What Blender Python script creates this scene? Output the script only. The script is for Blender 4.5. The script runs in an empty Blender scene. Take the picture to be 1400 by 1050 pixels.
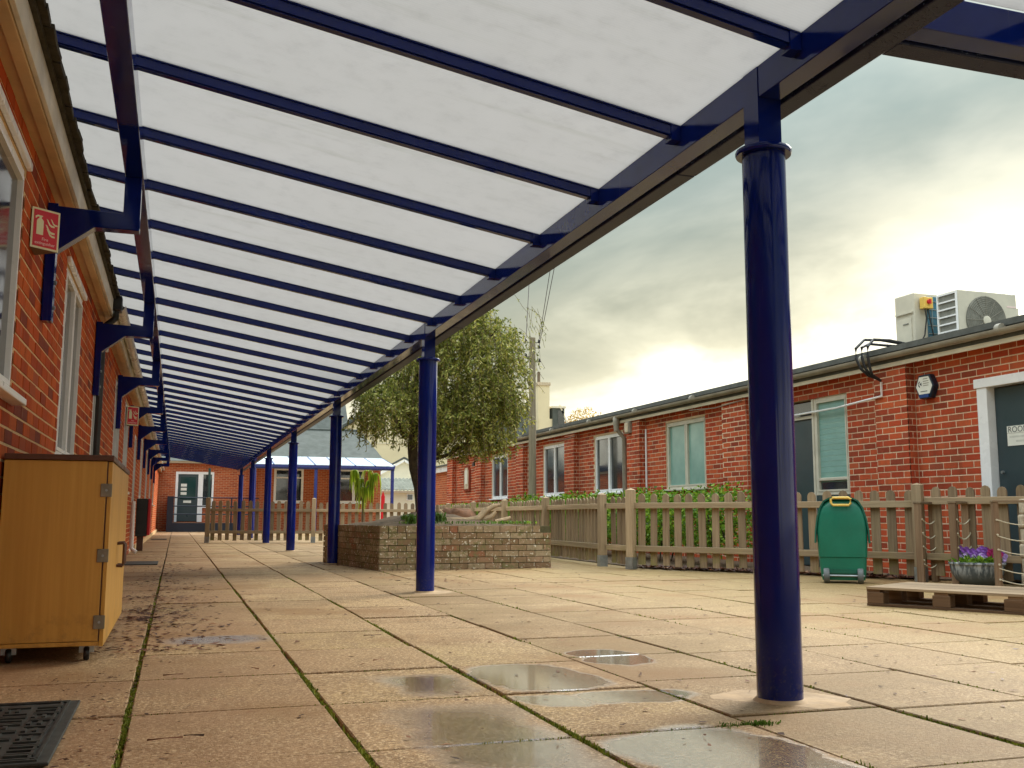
import bpy, bmesh, math, random
import numpy as np
from mathutils import Vector, Matrix
random.seed(7); rng = np.random.default_rng(7)
R = math.radians
scn = bpy.context.scene
COL = scn.collection

# ------------------------------------------------------------------ camera
CAM_H = 0.65
_p, _a, _r = R(7.585), R(18.434), R(0.197)
FW = Vector((math.sin(_a)*math.cos(_p), math.cos(_a)*math.cos(_p), math.sin(_p)))
RT = Vector((math.cos(_a), -math.sin(_a), 0)); UP = RT.cross(FW)
RT, UP = RT*math.cos(_r)+UP*math.sin(_r), UP*math.cos(_r)-RT*math.sin(_r)
cam_data = bpy.data.cameras.new('camera'); cam = bpy.data.objects.new('camera', cam_data); COL.objects.link(cam)
cam.matrix_world = Matrix(((RT.x, UP.x, -FW.x, 0), (RT.y, UP.y, -FW.y, 0), (RT.z, UP.z, -FW.z, CAM_H), (0, 0, 0, 1)))
cam_data.sensor_width = 36; cam_data.lens = 36*1366.165/1400; cam_data.clip_end = 900; cam_data.clip_start = 0.05
scn.camera = cam
def project(P):
    d = Vector(P)-Vector((0, 0, CAM_H)); z = d.dot(FW)
    if z < .2: return None
    return (700+1366.165*d.dot(RT)/z, 525-1366.165*d.dot(UP)/z, z)

# ------------------------------------------------------------------ world, sun, exposure
SUN_AZ, SUN_EL = R(58), R(36)
SUN_DIR = Vector((math.sin(SUN_AZ)*math.cos(SUN_EL), math.cos(SUN_AZ)*math.cos(SUN_EL), math.sin(SUN_EL)))
# the cloud deck is open and bright low down towards this bearing
GAP_DIR = Vector((math.sin(R(46))*math.cos(R(10)), math.cos(R(46))*math.cos(R(10)), math.sin(R(10))))
world = bpy.data.worlds.new('World'); scn.world = world; world.use_nodes = True
def build_world():
    nt = world.node_tree; nt.nodes.clear(); N = nt.nodes.new; L = nt.links.new
    out = N('ShaderNodeOutputWorld'); bg = N('ShaderNodeBackground'); bg2 = N('ShaderNodeBackground'); add = N('ShaderNodeMixShader')
    sky = N('ShaderNodeTexSky'); sky.sky_type = 'NISHITA'; sky.sun_disc = False
    sky.sun_elevation = SUN_EL; sky.sun_rotation = SUN_AZ; sky.air_density = 1.4; sky.dust_density = 3.0
    L(sky.outputs[0], bg.inputs[0]); bg.inputs[1].default_value = 0.05
    tc = N('ShaderNodeTexCoord'); sep = N('ShaderNodeSeparateXYZ'); L(tc.outputs['Generated'], sep.inputs[0])
    def m(op, a, b=None, c=None, clamp=False):
        n = N('ShaderNodeMath'); n.operation = op; n.use_clamp = clamp
        for i, v in enumerate((a, b, c)):
            if v is None: continue
            if hasattr(v, 'is_linked'): L(v, n.inputs[i])
            else: n.inputs[i].default_value = v
        return n.outputs[0]
    z = sep.outputs[2]
    zz = m('MAXIMUM', z, 0.0)
    # cloud deck: direction projected on a flat layer
    den = m('ADD', zz, 0.16)
    comb = N('ShaderNodeCombineXYZ'); L(m('DIVIDE', sep.outputs[0], den), comb.inputs[0]); L(m('DIVIDE', sep.outputs[1], den), comb.inputs[1])
    mp = N('ShaderNodeMapping'); mp.inputs['Location'].default_value = (2.3, 5.2, 0); mp.inputs['Rotation'].default_value = (0, 0, R(35)); mp.inputs['Scale'].default_value = (.95, .75, 1)
    L(comb.outputs[0], mp.inputs[0])
    nz = N('ShaderNodeTexNoise'); nz.inputs['Scale'].default_value = 1.0; nz.inputs['Detail'].default_value = 6; nz.inputs['Roughness'].default_value = .55; nz.inputs['Distortion'].default_value = .35
    L(mp.outputs[0], nz.inputs[0])
    cl = N('ShaderNodeMapRange'); cl.inputs['From Min'].default_value = .40; cl.inputs['From Max'].default_value = .66; cl.interpolation_type = 'SMOOTHSTEP'; L(nz.outputs[0], cl.inputs[0])
    # towards the sun the deck's ragged lower edge lifts and the bright band below it widens
    dp = N('ShaderNodeVectorMath'); dp.operation = 'DOT_PRODUCT'; L(tc.outputs['Generated'], dp.inputs[0]); dp.inputs[1].default_value = GAP_DIR
    d01 = m('MAXIMUM', dp.outputs['Value'], 0.0)
    glow = m('POWER', d01, 220.0); lift = m('MULTIPLY', m('POWER', d01, 11.0), .074)
    ze = m('SUBTRACT', zz, lift); ze = m('MAXIMUM', m('ADD', ze, m('MULTIPLY_ADD', nz.outputs[0], -.26, .13)), 0.0)
    ramp = N('ShaderNodeValToRGB'); L(ze, ramp.inputs[0])
    e = ramp.color_ramp.elements
    e[0].position = 0.0; e[0].color = (.40, .39, .335, 1)
    e[1].position = 1.0; e[1].color = (.66, .71, .73, 1)
    for p, c in ((.085, (.33, .316, .255, 1)), (.125, (.20, .19, .138, 1)), (.18, (.112, .114, .086, 1)), (.26, (.078, .094, .083, 1)), (.38, (.072, .104, .103, 1)), (.50, (.22, .26, .26, 1)), (.68, (.50, .55, .56, 1))):
        k = e.new(p); k.color = c
    bright = m('MULTIPLY_ADD', cl.outputs[0], .22, .90)
    mul = N('ShaderNodeVectorMath'); mul.operation = 'SCALE'; L(ramp.outputs[0], mul.inputs[0]); L(bright, mul.inputs['Scale'])
    gcol = N('ShaderNodeVectorMath'); gcol.operation = 'SCALE'; gcol.inputs[0].default_value = (.40, .37, .28); L(glow, gcol.inputs['Scale'])
    ad = N('ShaderNodeVectorMath'); L(mul.outputs[0], ad.inputs[0]); L(gcol.outputs[0], ad.inputs[1])
    L(ad.outputs[0], bg2.inputs[0]); bg2.inputs[1].default_value = 1.60
    # thin breaks in the cloud let a little clear sky through
    cover = m('MULTIPLY_ADD', cl.outputs[0], -.10, .95)
    L(cover, add.inputs[0]); L(bg.outputs[0], add.inputs[1]); L(bg2.outputs[0], add.inputs[2]); L(add.outputs[0], out.inputs[0])
build_world()
sun_data = bpy.data.lights.new('sun', 'SUN'); sun_data.energy = 1.25; sun_data.angle = R(26); sun_data.color = (1.0, .93, .80)
sun = bpy.data.objects.new('sun', sun_data); COL.objects.link(sun); sun.rotation_euler = SUN_DIR.to_track_quat('Z', 'Y').to_euler()
scn.view_settings.view_transform = 'Standard'; scn.view_settings.look = 'None'; scn.view_settings.exposure = 1.6; scn.view_settings.gamma = 1
scn.view_settings.use_curve_mapping = False
scn.render.engine = 'CYCLES'
try:
    scn.cycles.use_denoising = True; scn.cycles.max_bounces = 6; scn.cycles.transparent_max_bounces = 12
    scn.cycles.caustics_reflective = False; scn.cycles.caustics_refractive = False; scn.cycles.sample_clamp_indirect = 6
except Exception: pass

# ------------------------------------------------------------------ mesh helpers
class MB:
    def __init__(s): s.v = []; s.f = []; s.smooth = False
    def add(s, vs, fs):
        o = len(s.v); s.v += [tuple(q) for q in vs]; s.f += [tuple(i+o for i in q) for q in fs]; return s
    def box(s, x0, x1, y0, y1, z0, z1):
        return s.add([(x0,y0,z0),(x1,y0,z0),(x1,y1,z0),(x0,y1,z0),(x0,y0,z1),(x1,y0,z1),(x1,y1,z1),(x0,y1,z1)],
                     [(0,3,2,1),(4,5,6,7),(0,1,5,4),(1,2,6,5),(2,3,7,6),(3,0,4,7)])
    def obox(s, c, ax, ay, az, hx, hy, hz):
        c = Vector(c); ax = Vector(ax)*hx; ay = Vector(ay)*hy; az = Vector(az)*hz
        P = [c-ax-ay-az, c+ax-ay-az, c+ax+ay-az, c-ax+ay-az, c-ax-ay+az, c+ax-ay+az, c+ax+ay+az, c-ax+ay+az]
        return s.add(P, [(0,3,2,1),(4,5,6,7),(0,1,5,4),(1,2,6,5),(2,3,7,6),(3,0,4,7)])
    def bar(s, p, q, w, h, up=(0,0,1)):
        p = Vector(p); q = Vector(q); d = (q-p); l = d.length; d.normalize(); u = Vector(up); x = d.cross(u).normalized(); u = x.cross(d)
        return s.obox((p+q)/2, d, x, u, l/2, w/2, h/2)
    def tube(s, pts, rad, n=8, cap=True):
        pts = [Vector(p) for p in pts]; k = len(pts); rr = rad if hasattr(rad, '__len__') else [rad]*k
        vs = []; fs = []; ref = None
        for i, p in enumerate(pts):
            t = (pts[min(i+1,k-1)]-pts[max(i-1,0)]).normalized()
            if ref is None or abs(ref.dot(t)) > .95: ref = Vector((0,0,1)) if abs(t.z) < .9 else Vector((1,0,0))
            a = t.cross(ref).normalized(); b = t.cross(a); ref = -b if False else ref
            for j in range(n):
                an = 2*math.pi*j/n; vs.append(p+(a*math.cos(an)+b*math.sin(an))*rr[i])
        for i in range(k-1):
            for j in range(n):
                j2 = (j+1) % n; fs.append((i*n+j, i*n+j2, (i+1)*n+j2, (i+1)*n+j))
        if cap: fs.append(tuple(range(n))[::-1]); fs.append(tuple((k-1)*n+j for j in range(n)))
        return s.add(vs, fs)
    def lathe(s, prof, n=24, c=(0,0,0)):
        vs = []; fs = []
        for r_, z in prof:
            for j in range(n):
                an = 2*math.pi*j/n; vs.append((c[0]+r_*math.cos(an), c[1]+r_*math.sin(an), c[2]+z))
        for i in range(len(prof)-1):
            for j in range(n):
                j2 = (j+1) % n; fs.append((i*n+j, i*n+j2, (i+1)*n+j2, (i+1)*n+j))
        fs.append(tuple(range(n))[::-1]); fs.append(tuple((len(prof)-1)*n+j for j in range(n)))
        return s.add(vs, fs)
    def prism(s, poly, o, ax, ay, an, d):
        """poly in (ax,ay) at o, extruded by d along an"""
        o = Vector(o); ax = Vector(ax); ay = Vector(ay); an = Vector(an); n = len(poly)
        vs = [o+ax*x+ay*y for x, y in poly]+[o+ax*x+ay*y+an*d for x, y in poly]
        fs = [tuple(range(n))[::-1], tuple(range(n, 2*n))]+[(i, (i+1) % n, n+(i+1) % n, n+i) for i in range(n)]
        return s.add(vs, fs)
    def mesh(s, name, mat=None, smooth=False):
        m = bpy.data.meshes.new(name); m.from_pydata(s.v, [], s.f); m.update()
        bm = bmesh.new(); bm.from_mesh(m); bmesh.ops.recalc_face_normals(bm, faces=bm.faces); bm.to_mesh(m); bm.free()
        if mat: m.materials.append(mat)
        if smooth:
            for p in m.polygons: p.use_smooth = True
            try: m.set_sharp_from_angle(angle=R(40))
            except Exception: pass
        return m
    def build(s, name, mat, parent=None, smooth=False, bevel=0, loc=None, **props):
        o = bpy.data.objects.new(name, s.mesh(name, mat, smooth)); COL.objects.link(o)
        if parent: o.parent = parent
        if loc is not None: o.location = loc
        if bevel:
            b = o.modifiers.new('bevel', 'BEVEL'); b.width = bevel; b.segments = 2; b.limit_method = 'ANGLE'
        for k, v in props.items(): o[k] = v
        return o
def empty(name, loc=(0,0,0), rz=0, label=None, category=None, group=None, kind=None):
    o = bpy.data.objects.new(name, None); COL.objects.link(o); o.location = loc; o.rotation_euler = (0, 0, rz)
    return tag(o, label, category, group, kind)
def tag(o, label=None, category=None, group=None, kind=None):
    if label: o['label'] = label
    if category: o['category'] = category
    if group: o['group'] = group
    if kind: o['kind'] = kind
    return o
def link_mesh(name, me, parent=None, loc=(0,0,0), rot=(0,0,0), scale=(1,1,1)):
    o = bpy.data.objects.new(name, me); COL.objects.link(o); o.parent = parent; o.location = loc; o.rotation_euler = rot; o.scale = scale
    return o
def raw_mesh(name, V, F, mat, smooth=False):
    m = bpy.data.meshes.new(name); V = np.asarray(V, np.float32); F = np.asarray(F, np.int32)
    m.vertices.add(len(V)); m.vertices.foreach_set('co', V.ravel()); k = F.shape[1]
    m.loops.add(F.size); m.loops.foreach_set('vertex_index', F.ravel())
    m.polygons.add(len(F)); m.polygons.foreach_set('loop_start', np.arange(len(F), dtype=np.int32)*k)
    try: m.polygons.foreach_set('loop_total', np.full(len(F), k, np.int32))
    except Exception: pass
    m.update(calc_edges=True); m.validate(); m.materials.append(mat)
    if smooth: m.polygons.foreach_set('use_smooth', np.ones(len(F), bool))
    return m

# ------------------------------------------------------------------ material helpers
class NT:
    def __init__(s, name):
        s.m = bpy.data.materials.new(name); s.m.use_nodes = True; s.nt = s.m.node_tree; s.nt.nodes.clear()
        s.out = s.n('ShaderNodeOutputMaterial'); s.b = s.n('ShaderNodeBsdfPrincipled'); s.l(s.b.outputs[0], s.out.inputs[0])
        s.geo = s.n('ShaderNodeNewGeometry'); s.pos = s.geo.outputs['Position']
    def n(s, t, **k):
        x = s.nt.nodes.new(t)
        for a, b in k.items(): setattr(x, a, b)
        return x
    def l(s, a, b): s.nt.links.new(a, b)
    def set(s, sock, v):
        i = s.b.inputs[sock]
        if hasattr(v, 'is_linked'): s.l(v, i)
        else: i.default_value = v
    def noise(s, scale, detail=4, rough=.6, vec=None, dist=0, sc=None):
        n = s.n('ShaderNodeTexNoise'); n.inputs['Scale'].default_value = scale; n.inputs['Detail'].default_value = detail; n.inputs['Roughness'].default_value = rough; n.inputs['Distortion'].default_value = dist
        v = vec or s.pos
        if sc:
            mp = s.n('ShaderNodeMapping'); mp.inputs['Scale'].default_value = sc; s.l(v, mp.inputs[0]); v = mp.outputs[0]
        s.l(v, n.inputs['Vector']); return n.outputs[0]
    def math(s, op, a, b=None, c=None, clamp=False):
        n = s.n('ShaderNodeMath', operation=op, use_clamp=clamp)
        for i, v in enumerate((a, b, c)):
            if v is None: continue
            if hasattr(v, 'is_linked'): s.l(v, n.inputs[i])
            else: n.inputs[i].default_value = v
        return n.outputs[0]
    def ramp(s, fac, stops, interp='LINEAR'):
        n = s.n('ShaderNodeValToRGB'); s.l(fac, n.inputs[0]); e = n.color_ramp.elements; n.color_ramp.interpolation = interp
        while len(e) < len(stops): e.new(.5)
        for i, (p, c) in enumerate(stops): e[i].position = p; e[i].color = (*c, 1) if len(c) == 3 else c
        return n.outputs[0]
    def mix(s, fac, a, b, mode='MIX'):
        n = s.n('ShaderNodeMix', data_type='RGBA', blend_type=mode)
        for i, v in ((0, fac), (6, a), (7, b)):
            if hasattr(v, 'is_linked'): s.l(v, n.inputs[i])
            else: n.inputs[i].default_value = v if i == 0 else ((*v, 1) if len(v) == 3 else v)
        return n.outputs[2]
    def sm(s, v, a, b, lo=0, hi=1):
        n = s.n('ShaderNodeMapRange', interpolation_type='SMOOTHSTEP'); s.l(v, n.inputs[0])
        for i, q in ((1, a), (2, b), (3, lo), (4, hi)): n.inputs[i].default_value = q
        return n.outputs[0]
    def rand(s):
        oi = s.n('ShaderNodeObjectInfo')
        return s.math('FRACT', s.math('ADD', s.math('MULTIPLY', oi.outputs['Random'], 7.31), s.geo.outputs['Random Per Island']))
    def bump(s, h, strength=.3, dist=.01):
        n = s.n('ShaderNodeBump'); n.inputs['Strength'].default_value = strength; n.inputs['Distance'].default_value = dist; s.l(h, n.inputs['Height']); s.l(n.outputs[0], s.b.inputs['Normal'])
def plain(name, col, rough=.5, var=.12, scale=12, bump=0, metal=0, spec=None, coat=0):
    t = NT(name); f = t.noise(scale, 5, .65)
    dk = tuple(c*(1-var) for c in col); lt = tuple(min(1, c*(1+var)) for c in col)
    t.set('Base Color', t.ramp(f, [(.3, dk), (.7, lt)])); t.set('Roughness', t.sm(t.noise(scale*.6, 3), .3, .7, max(.02, rough-.08), min(1, rough+.1)))
    t.set('Metallic', metal)
    if spec is not None: t.set('Specular IOR Level', spec)
    if coat: t.set('Coat Weight', coat); t.set('Coat Roughness', .06)
    if bump: t.bump(t.noise(scale*4, 5), bump, .004)
    return t.m

def brick_mat(name, stops, dirt, rough=.8, lichen=None):
    t = NT(name); r_ = t.rand()
    c = t.ramp(r_, stops)
    f = t.noise(26, 6, .7); c = t.mix(t.sm(f, .42, .75, 0, .55), c, dirt)
    g = t.noise(1.1, 4); c = t.mix(t.sm(g, .5, .75, 0, .3), c, tuple(q*.55 for q in dirt))
    c = t.mix(t.sm(t.noise(1, 5, .65, sc=(2.6, 2.6, .30)), .50, .70, 0, .42), c, tuple(q*.45 for q in dirt)); c = t.mix(t.sm(t.noise(1, 4, .7, sc=(9, 9, 3)), .66, .76, 0, .28), c, (.62, .48, .38))
    if lichen:
        k = t.noise(17, 6, .75); k2 = t.noise(2.3, 3)
        c = t.mix(t.math('MULTIPLY', t.sm(k, .44, .58), t.sm(k2, .3, .6)), c, lichen[0])
        k3 = t.noise(30, 4, .7); c = t.mix(t.sm(k3, .60, .65), c, lichen[1])
    t.set('Base Color', c); t.set('Roughness', rough); t.set('Specular IOR Level', .12); t.bump(t.noise(90, 5, .7), .5, .004)
    return t.m
def wood_mat(name, lo, hi, axis=2, rough=.75, scale=1.0, green=None):
    t = NT(name); tc = t.n('ShaderNodeTexCoord'); oi = t.n('ShaderNodeObjectInfo')
    off = t.n('ShaderNodeVectorMath', operation='ADD'); t.l(tc.outputs['Object'], off.inputs[0])
    sc = t.n('ShaderNodeVectorMath', operation='SCALE'); sc.inputs[0].default_value = (17.3, 9.1, 5.7); t.l(oi.outputs['Random'], sc.inputs['Scale']); t.l(sc.outputs[0], off.inputs[1])
    s3 = [38*scale, 38*scale, 38*scale]; s3[axis] = 1.6*scale
    f = t.noise(1, 6, .65, vec=off.outputs[0], sc=tuple(s3), dist=.4)
    c = t.ramp(f, [(.25, lo), (.75, hi)])
    v = t.math('MULTIPLY_ADD', t.rand(), .5, .72)
    m = t.n('ShaderNodeVectorMath', operation='SCALE'); t.l(c, m.inputs[0]); t.l(v, m.inputs['Scale']); c = m.outputs[0]
    if green:
        sp = t.n('ShaderNodeSeparateXYZ'); t.l(t.pos, sp.inputs[0])
        g = t.math('MULTIPLY', t.sm(t.noise(5, 4), .42, .66), t.sm(sp.outputs[2], .0, .4, .8, .08))
        c = t.mix(g, c, green)
    t.set('Base Color', c); t.set('Roughness', rough); t.set('Specular IOR Level', .2); t.bump(f, .35, .004)
    return t.m
def leaf_mat(name, stops, trans=.35):
    t = NT(name); c = t.ramp(t.geo.outputs['Random Per Island'], stops); t.set('Base Color', c); t.set('Roughness', .5); t.set('Specular IOR Level', .3)
    tr = t.n('ShaderNodeBsdfTranslucent'); t.l(c, tr.inputs[0]); mx = t.n('ShaderNodeMixShader'); mx.inputs[0].default_value = trans
    t.l(t.b.outputs[0], mx.inputs[1]); t.l(tr.outputs[0], mx.inputs[2]); t.l(mx.outputs[0], t.out.inputs[0]); return t.m

M = {}
def make_materials():
    t = NT('blue_paint')
    f = t.noise(3, 4); c = t.ramp(f, [(.3, (.002, .009, .110)), (.7, (.003, .015, .165))])
    sp = t.n('ShaderNodeSeparateXYZ'); t.l(t.pos, sp.inputs[0])
    spl = t.math('MULTIPLY', t.sm(t.noise(60, 5, .7), .50, .72, 0, .45), t.sm(sp.outputs[2], .0, .32, 1, 0)); c = t.mix(spl, c, (.08, .075, .07))
    c = t.mix(t.sm(t.noise(70, 4, .8), .70, .74, 0, .35), c, (.05, .07, .16)); c = t.mix(t.sm(t.noise(1, 5, .7, sc=(30, 30, 1.2)), .62, .75, 0, .22), c, (.10, .10, .12)); t.set('Base Color', c)
    t.set('Roughness', t.sm(t.noise(9, 5), .3, .75, .06, .15)); t.set('Specular IOR Level', .3); M['blue'] = t.m
    # droplets clinging to the gutter's underside
    t = NT('wet_blue_paint')
    vo = t.n('ShaderNodeTexVoronoi'); vo.inputs['Scale'].default_value = 95; t.l(t.pos, vo.inputs['Vector'])
    drop = t.math('MULTIPLY', t.sm(vo.outputs['Distance'], .12, .34, 1, 0), t.sm(t.noise(6, 3), .48, .6))
    t.set('Base Color', (.012, .018, .06, 1)); t.set('Specular IOR Level', .18); t.set('Roughness', .35); t.bump(drop, .9, .006); M['wetblue'] = t.m
    # twin-wall polycarbonate
    t = NT('polycarbonate')
    wv = t.n('ShaderNodeTexWave', wave_type='BANDS', bands_direction='Y'); wv.inputs['Scale'].default_value = 21; wv.inputs['Distortion'].default_value = .25; t.l(t.pos, wv.inputs['Vector'])
    f = t.noise(.8, 4); grime = t.sm(t.noise(9, 7, .75), .45, .8, 1, .90)
    c = t.ramp(f, [(.3, (.495, .486, .48)), (.7, (.51, .50, .495))])
    c = t.mix(t.math('MULTIPLY', wv.outputs[0], .16), c, (.40, .40, .42))
    c = t.mix(t.sm(t.noise(1, 5, .7, sc=(.9, 11, .9)), .52, .74, 0, .28), c, (.37, .37, .34)); c = t.mix(t.sm(t.noise(26, 4, .8), .70, .74, 0, .35), c, (.25, .24, .18))
    gm = t.n('ShaderNodeVectorMath', operation='SCALE'); t.l(c, gm.inputs[0]); t.l(grime, gm.inputs['Scale']); c = gm.outputs[0]
    t.set('Base Color', c); t.set('Roughness', .35); t.bump(wv.outputs[0], .15, .003)
    tr = t.n('ShaderNodeBsdfTranslucent'); t.l(c, tr.inputs[0]); mx = t.n('ShaderNodeMixShader'); mx.inputs[0].default_value = .86
    t.l(t.b.outputs[0], mx.inputs[1]); t.l(tr.outputs[0], mx.inputs[2]); t.l(mx.outputs[0], t.out.inputs[0]); M['poly'] = t.m

    M['brick_r'] = brick_mat('red_brick', [(0, (.25, .048, .026)), (.25, (.42, .060, .025)), (.5, (.52, .078, .030)), (.8, (.58, .115, .04)), (1, (.36, .085, .045))], (.34, .10, .05))
    M['brick_l'] = brick_mat('orange_red_brick', [(0, (.20, .05, .035)), (.12, (.36, .056, .02)), (.45, (.54, .088, .020)), (.8, (.60, .125, .026)), (1, (.40, .09, .04))], (.32, .075, .025))
    M['brick_p'] = brick_mat('lichened_brick', [(0, (.24, .14, .08)), (.4, (.36, .24, .14)), (.8, (.44, .33, .21)), (1, (.32, .13, .07))], (.15, .12, .055), .9, ((.20, .175, .075), (.74, .68, .54)))
    def mortar(name, col):
        t = NT(name); f = t.noise(30, 5, .7); t.set('Base Color', t.ramp(f, [(.3, tuple(q*.72 for q in col)), (.7, col)])); t.set('Roughness', .95); t.set('Specular IOR Level', .1); t.bump(t.noise(140, 4), .5, .004); return t.m
    M['mortar_r'] = mortar('cream_mortar', (.86, .66, .46)); M['mortar_l'] = mortar('sandy_mortar', (.80, .56, .31)); M['mortar_p'] = mortar('dark_mossy_mortar', (.13, .115, .06))
    # far brick wall where single bricks cannot be told apart
    t = NT('far_brick'); sp = t.n('ShaderNodeSeparateXYZ'); t.l(t.pos, sp.inputs[0]); cb = t.n('ShaderNodeCombineXYZ')
    t.l(t.math('ADD', sp.outputs[0], sp.outputs[1]), cb.inputs[0]); t.l(sp.outputs[2], cb.inputs[1])
    bt = t.n('ShaderNodeTexBrick'); t.l(cb.outputs[0], bt.inputs['Vector']); bt.inputs['Scale'].default_value = 1; bt.inputs['Brick Width'].default_value = .225; bt.inputs['Row Height'].default_value = .075; bt.inputs['Mortar Size'].default_value = .009
    bt.inputs['Color1'].default_value = (.50, .115, .042, 1); bt.inputs['Color2'].default_value = (.33, .062, .028, 1); bt.inputs['Mortar'].default_value = (.52, .30, .17, 1)
    t.set('Base Color', bt.outputs[0]); t.set('Specular IOR Level', .12); t.set('Roughness', .85); M['brick_far'] = t.m

    # paving slab: buff concrete, stained, wet in places
    t = NT('paving_slab'); r_ = t.rand()
    c = t.ramp(r_, [(0, (.36, .225, .11)), (.2, (.49, .325, .165)), (.4, (.40, .26, .135)), (.6, (.52, .355, .18)), (.8, (.44, .315, .14)), (1, (.58, .415, .22))])
    c = t.mix(t.sm(t.noise(1.3, 5, .6), .35, .7, 0, .5), c, (.37, .225, .118))
    c = t.mix(t.sm(t.noise(5, 7, .75, dist=.6), .45, .64, 0, .8), c, (.25, .155, .072)); c = t.mix(t.sm(t.noise(2.4, 6, .7, dist=1.0), .56, .66, 0, .4), c, (.21, .155, .06)); c = t.mix(t.sm(t.noise(30, 6, .85), .46, .58, 0, .60), c, (.21, .13, .062))
    c = t.mix(t.sm(t.noise(105, 3, .8), .49, .60, 0, .75), c, (.15, .09, .048))
    c = t.mix(t.sm(t.noise(68, 3, .8), .51, .61, 0, .72), c, (.74, .57, .36))
    sp = t.n('ShaderNodeSeparateXYZ'); t.l(t.pos, sp.inputs[0]); px, py = sp.outputs[0], sp.outputs[1]
    # strip beside the wall keeps damp and pinkish; daylight's yellow is mixed into the open court, darkened to offset its brightness
    c = t.mix(t.sm(px, 2.6, 4.5, 0, .55), c, t.mix(t.noise(2.2, 4), (.18, .122, .038), (.29, .208, .073)))
    c = t.mix(t.math('MULTIPLY', t.sm(px, .85, .3), t.sm(t.noise(1.1, 5), .36, .58, 0, .55)), c, (.31, .18, .095))
    drip = t.math('MULTIPLY', t.math('MULTIPLY', t.sm(px, 1.72, 1.80), t.sm(px, 4.2, 2.6)), t.sm(t.noise(1.6, 5, .6), .30, .6, .25, .75)); c = t.mix(drip, c, (.22, .145, .068))
    nv = t.n('ShaderNodeTexNoise'); nv.inputs['Scale'].default_value = 3.4; nv.inputs['Detail'].default_value = 6; t.l(t.pos, nv.inputs['Vector'])
    sub = t.n('ShaderNodeVectorMath', operation='MULTIPLY_ADD'); t.l(nv.outputs[1], sub.inputs[0]); sub.inputs[1].default_value = (.26, .26, 0)
    off = t.n('ShaderNodeVectorMath', operation='ADD'); t.l(t.pos, off.inputs[0]); off.inputs[1].default_value = (-.13, -.13, 0); t.l(off.outputs[0], sub.inputs[2])
    wet = None
    for cx, cy, rx, ry, lo in ((1.43, 3.99, .26, .36, .86), (1.98, 4.42, .16, .27, .85), (1.47, 2.50, .29, .40, .86), (.97, 3.95, .20, .30, .35), (.92, 2.95, .27, .62, .35), (1.62, 3.47, .26, .12, .7), (.25, 5.65, .34, .22, .3), (1.30, 3.47, .12, .12, .7), (.25, 2.50, .3, .22, .5)):
        mp = t.n('ShaderNodeMapping', vector_type='POINT'); mp.inputs['Location'].default_value = (-cx/rx, -cy/ry, 0); mp.inputs['Scale'].default_value = (1/rx, 1/ry, 0)
        t.l(sub.outputs[0], mp.inputs[0]); s2 = t.n('ShaderNodeSeparateXYZ'); t.l(mp.outputs[0], s2.inputs[0])
        # squarish outline: water stands on one slab up to its joints
        ln = t.math('POWER', t.math('ADD', t.math('POWER', t.math('ABSOLUTE', s2.outputs[0]), 3.2), t.math('POWER', t.math('ABSOLUTE', s2.outputs[1]), 3.2)), .3125)
        w = t.sm(ln, lo, 1.06, 1, 0); wet = w if wet is None else t.math('MAXIMUM', wet, w)
    damp = t.math('MAXIMUM', wet, t.sm(t.noise(.8, 6), .50, .66, 0, .45))
    halo = t.math('MULTIPLY', t.math('MULTIPLY', damp, t.math('SUBTRACT', 1.0, wet)), 1.6, None, True); c = t.mix(t.math('MULTIPLY_ADD', wet, .12, halo), c, t.mix(t.noise(2.6, 3), (.26, .13, .04), (.27, .17, .09)))
    t.set('Base Color', c); grit = t.noise(120, 4, .7)
    rr = t.math('MULTIPLY_ADD', wet, -.47, .58); t.set('Roughness', t.math('MULTIPLY_ADD', grit, .04, rr)); t.set('Specular IOR Level', t.math('MULTIPLY_ADD', wet, 1.2, .22))
    hh = t.math('ADD', t.math('MULTIPLY', grit, t.math('MULTIPLY_ADD', wet, -.66, 1.0)), t.math('MULTIPLY', t.noise(24, 4), t.math('MULTIPLY_ADD', wet, -.32, .5))); t.set('IOR', t.math('MULTIPLY_ADD', wet, .9, 1.45)); t.set('Coat Weight', t.math('MULTIPLY', wet, .95)); t.set('Coat Roughness', .07); t.bump(hh, .6, .006); M['slab'] = t.m

    t = NT('joint_soil'); f = t.noise(5, 5, .6); c = t.ramp(f, [(.3, (.025, .018, .010)), (.55, (.055, .045, .018)), (.75, (.09, .10, .02))]); t.set('Base Color', c); t.set('Roughness', .95); t.bump(t.noise(60, 4), .6, .01); M['soil_joint'] = t.m
    t = NT('soil'); f = t.noise(9, 6, .7); t.set('Base Color', t.ramp(f, [(.3, (.06, .04, .022)), (.7, (.17, .11, .06))])); t.set('Roughness', .95); t.bump(f, .8, .03); M['soil'] = t.m
    t = NT('far_ground'); f = t.noise(.3, 6, .7); t.set('Base Color', t.ramp(f, [(.3, (.20, .16, .10)), (.7, (.32, .25, .15))])); t.set('Roughness', .95); M['ground'] = t.m
    M['moss'] = leaf_mat('moss_green', [(0, (.07, .10, .010)), (.5, (.16, .21, .02)), (1, (.30, .32, .05))], .2)
    M['grass'] = leaf_mat('weed_green', [(0, (.05, .10, .012)), (.6, (.09, .18, .02)), (1, (.17, .25, .04))], .3)
    M['white'] = plain('white_upvc', (.87, .87, .87), .3, .05, 5)
    M['cream'] = plain('cream_trim_paint', (.70, .64, .50), .5, .16, 3, .1)
    M['soffit'] = plain('tan_soffit_board', (.60, .42, .22), .55, .18, 2.5, .1)
    M['fascia_l'] = plain('dull_white_fascia', (.70, .66, .54), .45, .25, 3, .1)
    M['tile'] = plain('mossy_roof_tile', (.045, .038, .022), .9, .5, 14, .5)
    M['felt'] = plain('grey_roofing_felt', (.10, .105, .095), .9, .25, 7, .3)
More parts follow.
